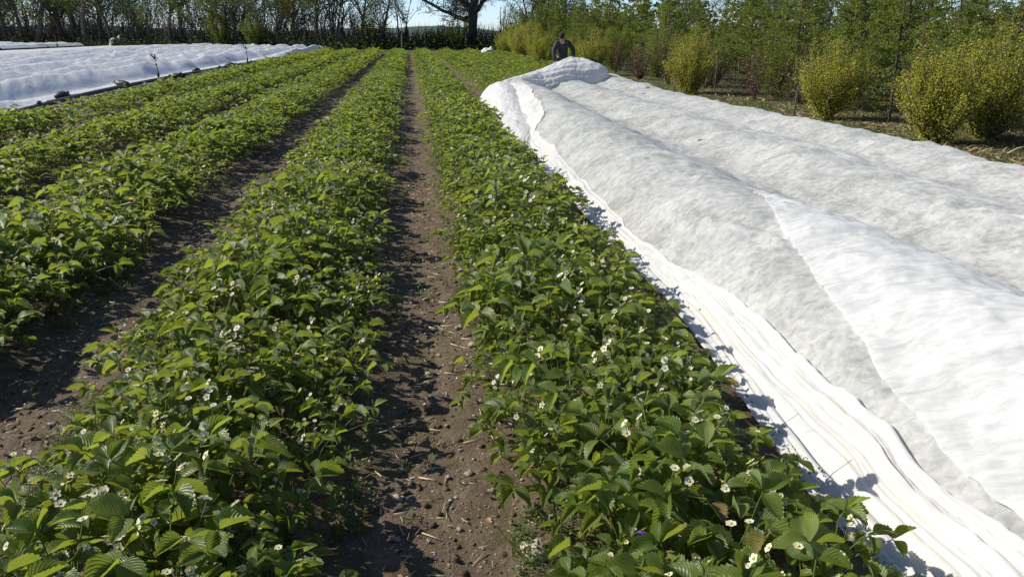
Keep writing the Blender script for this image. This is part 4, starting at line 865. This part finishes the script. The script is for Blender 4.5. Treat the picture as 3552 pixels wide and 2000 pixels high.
# green bushes at the oak and in the left tree line
def bush(seed, leafm, hgt=1.6, width=0.9, nleaf=2600, lsize=.05, spiky=0.0, stems=26):
    R_ = random.Random(seed); r2 = np.random.default_rng(seed); w = Acc(); P = []
    for k in range(stems):
        a = R_.uniform(0, 6.28); lean = R_.random() ** .6 * width; hh = hgt * R_.uniform(.6, 1.0) * (1 - .25 * (lean / width) ** 2)
        if R_.random() < spiky: hh *= 1.32; lean *= .8
        t = np.linspace(0, 1, 7); q = np.stack([math.cos(a) * lean * t ** .75, math.sin(a) * lean * t ** .75, hh * t ** .95], -1); q[1:] += r2.normal(0, .025, (6, 3)); tube(w, q, np.linspace(.012, .004, 7), 3, cap=False)
        m_ = nleaf // stems; tt = r2.random(m_) ** .75 * .93 + .07; c = np.stack([np.interp(tt, t, q[:, j]) for j in range(3)], -1)
        sp = (.028 + .085 * (1 - tt) * width)[:, None]; c = c + r2.normal(0, 1, (m_, 3)) * sp; c[:, 2] = np.maximum(c[:, 2], .03); P.append(c)
    P = np.concatenate(P); n = len(P); lf = Acc(); lf.stamp(QL, frames(r2.random(n) * 6.28, r2.uniform(-.6, 1.2, n), r2.normal(0, .7, n)), P, r2.uniform(.6, 1.3, n) * lsize, r2.random(n))
    return w.mesh('stems', [M_TWIG]), lf.mesh('foliage', [leafm])
GB = [bush(61, M_GOLD, 1.25, .62, 24000, .021, .25, 90), bush(62, M_GOLD, 1.2, .60, 21000, .021, .3, 80), bush(63, M_GOLD, 1.3, .7, 21000, .021, .3, 80)]
gold = [(7.35, 10.6, 1.0, 0, 'largest yellow green bush at the right, left half of the big pair'), (8.35, 10.9, 1.08, 2, 'tall yellow green bush at the right, right half of the big pair'), (7.45, 13.9, 1.02, 1, 'round yellow green bush between the big pair and the mid bush'),
        (7.05, 20.2, 1.12, 0, 'lone yellow green bush in the middle of the right margin'), (6.6, 29.5, 1.15, 1, 'yellow green bush just right of the billowing fleece end'), (6.0, 30.5, .85, 2, 'small yellow green bush touching the billowing fleece end'),
        (5.55, 34.5, 1.0, 0, 'narrow yellow bush immediately left of the bending person'), (6.6, 43, 1.35, 1, 'far yellow bush nearest the person on the left side'), (6.0, 44.5, 1.3, 2, 'far yellow bush second left of the person'),
        (6.3, 47, 1.45, 0, 'far yellow bush third left of the person'), (5.8, 49.5, 1.35, 1, 'leftmost far yellow bush at the end of the right margin')]
for x, yv, s_, k, lb in gold: inst_tree('golden_bush', GB[k], x, yv, (s_ * rnd.uniform(.98, 1.22), s_ * rnd.uniform(1.0, 1.2), s_ * 1.04), lb, 'bush', 'yellow green bushes along the right margin', parts=('stems', 'foliage'))
GR = [bush(71, M_SPRING, 3.2, 1.5, 5000, .085, .2, 40), bush(72, M_SPRING, 2.8, 1.6, 5000, .085, .1, 40)]
for i, (x, yv, s_, lb) in enumerate(((4.2, 73.5, 1.0, 'green leafy bush just left of the oak trunk'), (2.6, 74.5, .8, 'smaller green bush left of the bush at the oak'), (9.6, 72.5, .9, 'green bush right of the oak trunk'), (8.2, 60, 1.1, 'green bush behind the far yellow bushes'),
                                     (9.5, 55, 1.2, 'tall green bush right of the far yellow bushes'), (-14.5, 82.5, 1.2, 'green bushy growth in the middle of the left tree line'), (-18.5, 86, 1.35, 'brightest green bushy tree in the left tree line'), (-3.4, 76.2, 1.0, 'green bush where the near pipe ends'),
                                     (10.5, 44, 1.1, 'broad green bush behind the person'), (12.0, 50, 1.3, 'green bush farther back behind the person'))):
    inst_tree('green_bush', GR[i % 2], x, yv, s_, lb, 'bush', None, parts=('stems', 'foliage'))
MG = bush(73, M_LARCH, 2.0, 1.0, 12000, .036, .2, 60)
for i, (x, yv, s_, lb) in enumerate(((8.9, 12.8, .8, 'green bush filling the gap behind the big yellow green pair'), (8.7, 15.6, .75, 'green bush behind the round yellow green bush'), (8.8, 19.0, .8, 'green bush behind the tall thin stake'), (8.6, 22.8, .8, 'green bush behind the lone middle yellow green bush'),
                                     (8.4, 27.5, .85, 'green bush right of the billowing fleece end'), (8.2, 33.0, .9, 'green bush behind the person at the right'), (8.0, 39.0, 1.0, 'green bush behind the person at the left'), (10.1, 11.6, .85, 'green bush near the right edge under the big larch'))):
    inst_tree('green_bush', MG, x, yv, s_, lb, 'bush', None, parts=('stems', 'foliage'))
# larches
def larch(seed, H=4.2, dens=1.0):
    R_ = random.Random(seed); w = Acc(); r2 = np.random.default_rng(seed)
    t = np.linspace(0, 1, 9); trunk = np.stack([.05 * np.sin(t * 3 + seed), .05 * np.cos(t * 2.3 + seed), H * t - .03], -1); tube(w, trunk, np.linspace(.034, .007, 9), 6, cap=False)
    P = []; D = []
    for k in range(int(92 * dens)):
        f = R_.random() ** .9 * .97 + .03; z = H * f; a = R_.uniform(0, 6.28); L_ = (1.15 * (1 - f) ** .7 + .12) * R_.uniform(.6, 1.1); dr = R_.uniform(-.05, .4)
        b0 = np.array([np.interp(f, t, trunk[:, 0]), np.interp(f, t, trunk[:, 1]), z]); s_ = np.linspace(0, 1, 6)
        q = b0 + np.stack([math.cos(a) * L_ * s_, math.sin(a) * L_ * s_, L_ * (dr * s_ - .28 * s_ * (1 - s_) * 2)], -1); q[1:] += r2.normal(0, .02, (5, 3)); tube(w, q, np.linspace(.012, .004, 6), 3, cap=False)
        m_ = int(L_ * 125) + 8
        if f < .22 and R_.random() < .6: m_ = m_ // 5
        ss = r2.random(m_) ** .8; c = np.stack([np.interp(ss, s_, q[:, j]) for j in range(3)], -1); lat = r2.normal(0, .075, m_) * (1.15 - ss * .6); c[:, 0] += -math.sin(a) * lat; c[:, 1] += math.cos(a) * lat; c[:, 2] -= np.abs(r2.normal(0, .03, m_))
        P.append(c); D.append(np.full(m_, a))
    P = np.concatenate(P); D = np.concatenate(D); n = len(P); lf = Acc()
    lf.stamp(QL, frames(D + r2.normal(0, .9, n), r2.uniform(-.7, .7, n), r2.normal(0, .8, n)), P, r2.uniform(.035, .065, n), r2.random(n))
    return w.mesh('trunk', [M_TWIG]), lf.mesh('foliage', [M_LARCH])
LA = [larch(81), larch(82, 4.6, 1.1), larch(83, 3.8), larch(84, 4.4, .8), larch(85, 3.6, 1.2)]
SPR = bush(91, M_BROWNLEAF, 1.7, .5, 700, .05, .2, 16); SPR2 = bush(92, M_BROWNLEAF, 1.3, .6, 500, .045, .1, 30)
fr = []; yv = 8.6
while yv < 60: fr.append((9.0 + rnd.uniform(-.35, .9), yv + rnd.uniform(-.3, .3))); yv += 1.7 + yv * 0.018
for i, (x, yv) in enumerate(fr):
    inst_tree('larch_tree', LA[i % 5], x, yv, rnd.uniform(.66, .90), '%s young larch from the right in the front row behind the yellow bushes' % ORD[i], 'tree', 'front row of young larches')
bk = []
for i in range(120):
    yv = rnd.uniform(11, 75); x = 10.6 + rnd.random() ** 1.3 * (6 + yv * .55); 
    if all((x - a_) ** 2 + (yv - b_) ** 2 > 1.1 for a_, b_ in bk): bk.append((x, yv))
for i, (x, yv) in enumerate(bk): inst_tree('larch_tree', LA[rnd.randrange(5)], x, yv, rnd.uniform(.6, .96) * (1 + .0025 * yv), 'young green larch deep in the plantation behind the front row', 'tree', 'larches deeper in the plantation')
bt = []
for i in range(26): 
    yv = rnd.uniform(16, 80); x = 13 + yv * .1 + rnd.random() * yv * .5; inst_tree('slender_tree', FT[rnd.choice([1, 3, 4, 5])], x, yv, rnd.uniform(.62, .85), 'thin half bare tree rising above the young larches', 'tree', 'bare trees above the larches')
for i, (x, yv) in enumerate(((8.1, 12.3), (8.3, 16.6), (7.9, 18.2), (8.2, 22.3), (7.7, 24.0), (7.5, 26.5), (8.4, 9.3), (8.9, 8.4), (7.8, 31), (7.6, 35), (9.0, 7.4))):
    inst_tree('brown_sapling', SPR if i % 2 == 0 else SPR2, x, yv, rnd.uniform(.8, 1.1), '%s thin sapling with withered brown leaves, counted in from the right edge' % ORD[[5, 3, 3, 2, 2, 2, 1, 0, 2, 2, 0][i]] if False else
              ['brown leaved sapling between the big bush pair and the round bush', 'brown leaved sapling right of the daffodils', 'brown leaved sapling just right of the lone middle bush', 'brown sapling left of the lone middle bush', 'low brown shrub beyond the lone middle bush', 'brown sapling halfway to the fleece end',
               'brown twiggy shrub at the foot of the large larch', 'brown leaved sapling by the right edge of the photo', 'brown shrub behind the bush at the fleece end', 'brown sapling behind the bending person', 'sapling with yellowish brown leaves in the right corner'][i], 'sapling', 'brown saplings along the right margin', parts=('stems', 'foliage'))
# dry brush between the bushes
TK[0][:, 0] *= .45; a = Acc(); n = 5200; yv = 7.5 + 45 * rng.random(n) ** 1.3; x = 7.9 + np.abs(rng.normal(0, .9, n)) + .01 * yv; k = fbm(x * .8, yv * .5, 195, 3) > rng.uniform(-.8, .5, n); x = x[k]; yv = yv[k]; n = len(x)
a.stamp(TK, frames(rng.random(n) * 6.28, rng.uniform(.7, 1.5, n), rng.uniform(-3, 3, n)), np.stack([x, yv, 0 * x], -1), rng.uniform(.25, .62, n) * (1 + .012 * yv), rng.random(n), 0)
n = 9000; yv = 7.5 + 45 * rng.random(n) ** 1.3; x = 8.2 + np.abs(rng.normal(0, 1.6, n)); h = np.abs(rng.normal(0, .35, n)); k = fbm(x * .8, yv * .5, 196, 3) > rng.uniform(-.7, .5, n); x, yv, h = x[k], yv[k], h[k]; n = len(x)
a.stamp(QL, frames(rng.random(n) * 6.28, rng.uniform(-.8, 1, n), rng.normal(0, .8, n)), np.stack([x, yv, h + .02], -1), rng.uniform(.02, .055, n), rng.random(n), 1)
n = 16000; yv = 9 + 60 * rng.random(n) ** 1.2; x = 10 + rng.random(n) ** 1.2 * (5 + yv * .5); h = np.abs(rng.normal(0, .5, n)); a.stamp(QL, frames(rng.random(n) * 6.28, rng.uniform(-.8, 1, n), rng.normal(0, .8, n)), np.stack([x, yv, h + .02], -1), rng.uniform(.05, .12, n), rng.random(n), 2)
ob('dry_brush', a.mesh('dry_brush', [M_TWIG, M_BROWNLEAF, M_SPRINGDARK]), kind='stuff', label='dry brown brush and undergrowth between the bushes and larches', cat='brush')
# woodland beyond, closing the plantation
a = Acc(); n = 26000; yv = rng.uniform(55, 130, n); x = 14 + rng.random(n) * 95 - (yv - 55) * .0; h = np.abs(rng.normal(0, 2.0, n)) * (1 + .3 * fbm(x * .15, yv * .1, 197, 3))
a.stamp(QL, frames(rng.random(n) * 6.28, rng.uniform(-.8, 1, n), rng.normal(0, .8, n)), np.stack([x, yv, h], -1), rng.uniform(.2, .45, n), rng.random(n), 0)
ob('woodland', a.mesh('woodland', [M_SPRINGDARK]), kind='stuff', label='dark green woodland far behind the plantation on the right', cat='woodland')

# ------------------------------------------------------------------ small far things
M_WOOD = plain('weathered_wood', (0.10, 0.085, 0.07), 0.9, nscale=12, col2=(0.17, 0.15, 0.12), bstr=0.3)
def stake(x, y, h, lean, label, r=.02, m=None):
    a = Acc(); tube(a, [(0, 0, -.05), (lean * .5, 0, h * .5), (lean, 0, h * .97), (lean, 0, h)], [r, r * .95, r * .9, r * .4], 7); ob('stake', a.mesh('stake', [m or M_WOOD]), loc=(x, y, 0), label=label, cat='stake')
stake(-0.55, 62.0, 1.3, .02, 'dark wooden post at the far end of the middle path', .06)
stake(7.0, 14.3, .55, .03, 'thin upright stake in front of the round yellow green bush', .012)
stake(6.85, 20.8, .35, -.03, 'short crooked stake at the foot of the lone middle bush', .014)
stake(7.2, 18.9, .95, .01, 'tall thin stake just right of the lone middle bush', .010)
M_CLOTH = plain('white_scrap', (0.80, 0.80, 0.76), 0.7, nscale=8, col2=(0.70, 0.72, 0.70), bstr=0.3)
def scrap(x, y, z, sx, sy, sz, seed, label, m=None, cat='cloth'):
    U_, V_ = np.meshgrid(np.linspace(-1, 1, 22), np.linspace(-1, 1, 16)); rr = np.clip(1 - (U_ ** 2 + V_ ** 2) * .7, 0, 1) ** .6
    Zc = sz * rr * (1 + .5 * fbm(U_ * 2, V_ * 2, seed, 3)) + .01; o = ob('cloth_heap', grid_mesh('cloth_heap', U_ * sx * (1 + .2 * vnoise(V_ * 2, U_, seed)), V_ * sy, Zc, [m or M_CLOTH]), loc=(x, y, z), label=label, cat=cat)
scrap(4.95, 52.6, .22, .42, .3, .28, 211, 'crumpled white cloth on the far end of the rows, left of the yellow bushes')
scrap(5.75, 41.0, .05, .38, .14, .10, 212, 'flat white scrap at the row edge, left of the person')
M_TARP = plain('blue_grey_tarp', (0.07, 0.09, 0.11), 0.5, nscale=2, col2=(0.11, 0.135, 0.16), bstr=0.3)
scrap(-31.6, 96.3, 0, 1.0, 0.7, 0.85, 213, 'pale blue grey covered heap standing against the left tree line', M_TARP, 'heap')

# ------------------------------------------------------------------ person pulling the fleece
def skin(name, chains, mats, parent, sub=2):
    """chains: list of lists of (co, (rx, ry)); each chain or tree given as nodes + edges"""
    me = bpy.data.meshes.new(name); V = []; E = []; Rr = []; roots = []
    for nodes, edges in chains:
        b = len(V); V += [n_[0] for n_ in nodes]; Rr += [n_[1] for n_ in nodes]; E += [(b + i, b + j) for i, j in edges]; roots.append(b)
    me.from_pydata(V, E, []); me.update(); o = ob(name, me, parent=parent)
    md = o.modifiers.new('skin', 'SKIN'); md.use_smooth_shade = True
    me.skin_vertices or None
    sv = me.skin_vertices[0].data
    for i, r_ in enumerate(Rr): sv[i].radius = r_ if isinstance(r_, tuple) else (r_, r_); sv[i].use_root = i in roots
    o.modifiers.new('sub', 'SUBSURF').levels = sub; o.modifiers['sub'].render_levels = sub
    for m_ in mats: me.materials.append(m_)
    return o
M_SKIN = plain('skin', (0.30, 0.18, 0.13), 0.55, nscale=30, col2=(0.36, 0.22, 0.16))
M_JACKET = plain('navy_jacket', (0.012, 0.016, 0.021), 0.75, nscale=10, col2=(0.022, 0.027, 0.034), bstr=0.5)
M_TROUS = plain('dark_trousers', (0.03, 0.03, 0.035), 0.8, nscale=10, col2=(0.045, 0.045, 0.05), bstr=0.4)
M_CAP = plain('black_knit', (0.015, 0.016, 0.018), 0.9, nscale=40, col2=(0.03, 0.03, 0.03), bstr=0.3)
M_GREYHAIR = plain('grey_hair', (0.25, 0.24, 0.23), 0.8)
pe = bpy.data.objects.new('person', None); COL.objects.link(pe); pe.location = (4.12, 22.25, 0.02); pe.rotation_euler = (0, 0, math.radians(-8)); pe.scale = (0.92,) * 3
pe['label'] = 'person in dark jacket and black beanie bending forward to pull back the white fleece'; pe['category'] = 'person'
# local frame: +x camera right, -y towards the camera; body bends towards -y
pel = (0, .10, .92); hL = (-.22, -.30, .70); hR = (.27, -.33, .78)
body_nodes = [(pel, (.13, .11)), ((0, .05, 1.05), (.12, .10)), ((-.01, -.06, 1.20), (.14, .10)), ((-.02, -.14, 1.31), (.10, .08)), ((-.035, -.20, 1.37), (.05, .05)), ((-.05, -.25, 1.42), (.065, .08)), ((-.055, -.27, 1.48), (.062, .078)),
              ((-.18, -.13, 1.29), (.055, .055)), ((-.26, -.20, 1.05), (.042, .042)), ((-.24, -.28, .80), (.028, .028)), (hL, (.036, .02)),
              ((.15, -.12, 1.30), (.055, .055)), ((.29, -.15, 1.08), (.042, .042)), ((.29, -.27, .87), (.028, .028)), (hR, (.036, .02)),
              ((-.10, .09, .84), (.085, .085)), ((-.12, .02, .48), (.06, .06)), ((-.12, .08, .10), (.04, .04)), ((-.13, -.04, .05), (.045, .035)),
              ((.10, .09, .84), (.085, .085)), ((.14, .0, .48), (.06, .06)), ((.14, .06, .10), (.04, .04)), ((.15, -.06, .05), (.045, .035))]
be = [(0, 1), (1, 2), (2, 3), (3, 4), (4, 5), (5, 6), (3, 7), (7, 8), (8, 9), (9, 10), (3, 11), (11, 12), (12, 13), (13, 14), (0, 15), (15, 16), (16, 17), (17, 18), (0, 19), (19, 20), (20, 21), (21, 22)]
chains = [(body_nodes, be)]
for h_, sg in ((hL, 1), (hR, -1)):
    h_ = np.array(h_)
    for k in range(4):
        o_ = np.array([(k - 1.5) * .019, 0, -.01]); L_ = [.062, .072, .067, .052][k]
        chains.append(([(tuple(h_ + o_), .009), (tuple(h_ + o_ + [0, -.018, -L_ * .5]), .0085), (tuple(h_ + o_ + [0, -.008, -L_ * .95]), .008), (tuple(h_ + o_ + [0, .016, -L_ * 1.15]), .007)], [(0, 1), (1, 2), (2, 3)]))
    o_ = np.array([sg * .030, -.005, .01]); chains.append(([(tuple(h_ + o_ * .6), .010), (tuple(h_ + o_ + [sg * .012, -.012, -.02]), .0095), (tuple(h_ + o_ + [sg * .008, -.016, -.048]), .0085)], [(0, 1), (1, 2)]))
gl = [c_ for c_ in chains[1:]]
# nose, ears
hd = np.array([-.055, -.27, 1.455])
chains.append(([(tuple(hd + [-.004, -.072, .0]), .012), (tuple(hd + [-.005, -.088, -.022]), .013)], [(0, 1)]))
for sx_ in (-1, 1): chains.append(([(tuple(hd + [sx_ * .068, .0, .0]), (.008, .016)), (tuple(hd + [sx_ * .072, .005, -.03]), (.007, .012))], [(0, 1)]))
body = skin('body', chains, [M_SKIN], pe)
jk = [((0, .12, .80), (.165, .14)), ((0, .10, .90), (.165, .145)), ((0, .05, 1.05), (.165, .145)), ((-.01, -.05, 1.18), (.18, .145)), ((-.02, -.12, 1.29), (.15, .12)), ((-.03, -.175, 1.345), (.075, .07)),
      ((-.19, -.12, 1.28), (.085, .085)), ((-.275, -.19, 1.06), (.068, .068)), ((-.255, -.265, .84), (.052, .052)), ((-.235, -.28, .78), (.046, .046)),
      ((.16, -.11, 1.29), (.085, .085)), ((.305, -.14, 1.09), (.068, .068)), ((.30, -.25, .91), (.052, .052)), ((.285, -.29, .85), (.046, .046))]
skin('jacket', [(jk, [(0, 1), (1, 2), (2, 3), (3, 4), (4, 5), (4, 6), (6, 7), (7, 8), (8, 9), (4, 10), (10, 11), (11, 12), (12, 13)])], [M_JACKET], pe)
tr_ = [((0, .11, .90), (.165, .14)), ((-.10, .10, .80), (.115, .115)), ((-.12, .03, .47), (.085, .085)), ((-.12, .09, .12), (.07, .07)), ((.10, .10, .80), (.115, .115)), ((.14, .01, .47), (.085, .085)), ((.14, .07, .12), (.07, .07))]
skin('trousers', [(tr_, [(0, 1), (1, 2), (2, 3), (0, 4), (4, 5), (5, 6)])], [M_TROUS], pe)
for sx_ in (-.125, .145): skin('boot', [([((sx_, .09, .14), (.065, .065)), ((sx_, .09, .06), (.06, .055)), ((sx_, -.02, .05), (.055, .045)), ((sx_, -.10, .045), (.045, .035))], [(0, 1), (1, 2), (2, 3)])], [M_CAP], pe)
for h_ in (hL, hR):
    hh_ = np.array(h_); gch = [([(tuple(hh_ + [0, .01, .06]), (.040, .034)), (tuple(hh_ + [0, 0, .01]), (.044, .028)), (tuple(hh_ + [0, -.005, -.02]), (.040, .024))], [(0, 1), (1, 2)])]
    gch += [([(c, tuple(np.array(r_ if isinstance(r_, tuple) else (r_, r_)) + .003)) for c, r_ in nd], ed) for nd, ed in gl if np.linalg.norm(np.array(nd[0][0]) - hh_) < .1]
    skin('glove', gch, [M_CAP], pe)
V, F = ico(3); a = Acc(); Vc = V.copy(); Vc[:, 2] = np.where(Vc[:, 2] < -.15, -.15 + (Vc[:, 2] + .15) * .1, Vc[:, 2]); Vc = Vc * [.088, .106, .10]
Rx = np.array(Matrix.Rotation(math.radians(38), 3, 'X')); a.add(Vc @ Rx.T + hd + [0, -.012, .030], F); tube(a, [hd + [-.08, -.05, .035], hd + [0, -.112, .0], hd + [.08, -.05, .035]], .012, 6)
ob('beanie', a.mesh('beanie', [M_CAP]), parent=pe)
a = Acc(); V, F = ico(2)
for sx_ in (-1, 1): a.add(V * .0075 + hd + [sx_ * .026, -.070, .005], F)
ob('eyes', a.mesh('eyes', [M_CAP]), parent=pe)
a = Acc(); tube(a, [hd + [-.022, -.068, -.048], hd + [0, -.078, -.050], hd + [.022, -.068, -.048]], .004, 5); ob('mouth', a.mesh('mouth', [plain('lips', (0.35, 0.14, 0.12), 0.6)]), parent=pe)
a = Acc(); tube(a, [(-.225, -.10, 1.345), (-.29, -.155, 1.19)], .006, 4); tube(a, [(.12, -.17, 1.36), (.10, -.22, 1.30)], .006, 4); ob('reflective_piping', a.mesh('reflective_piping', [plain('piping', (0.45, 0.5, 0.5), 0.4)]), parent=pe)
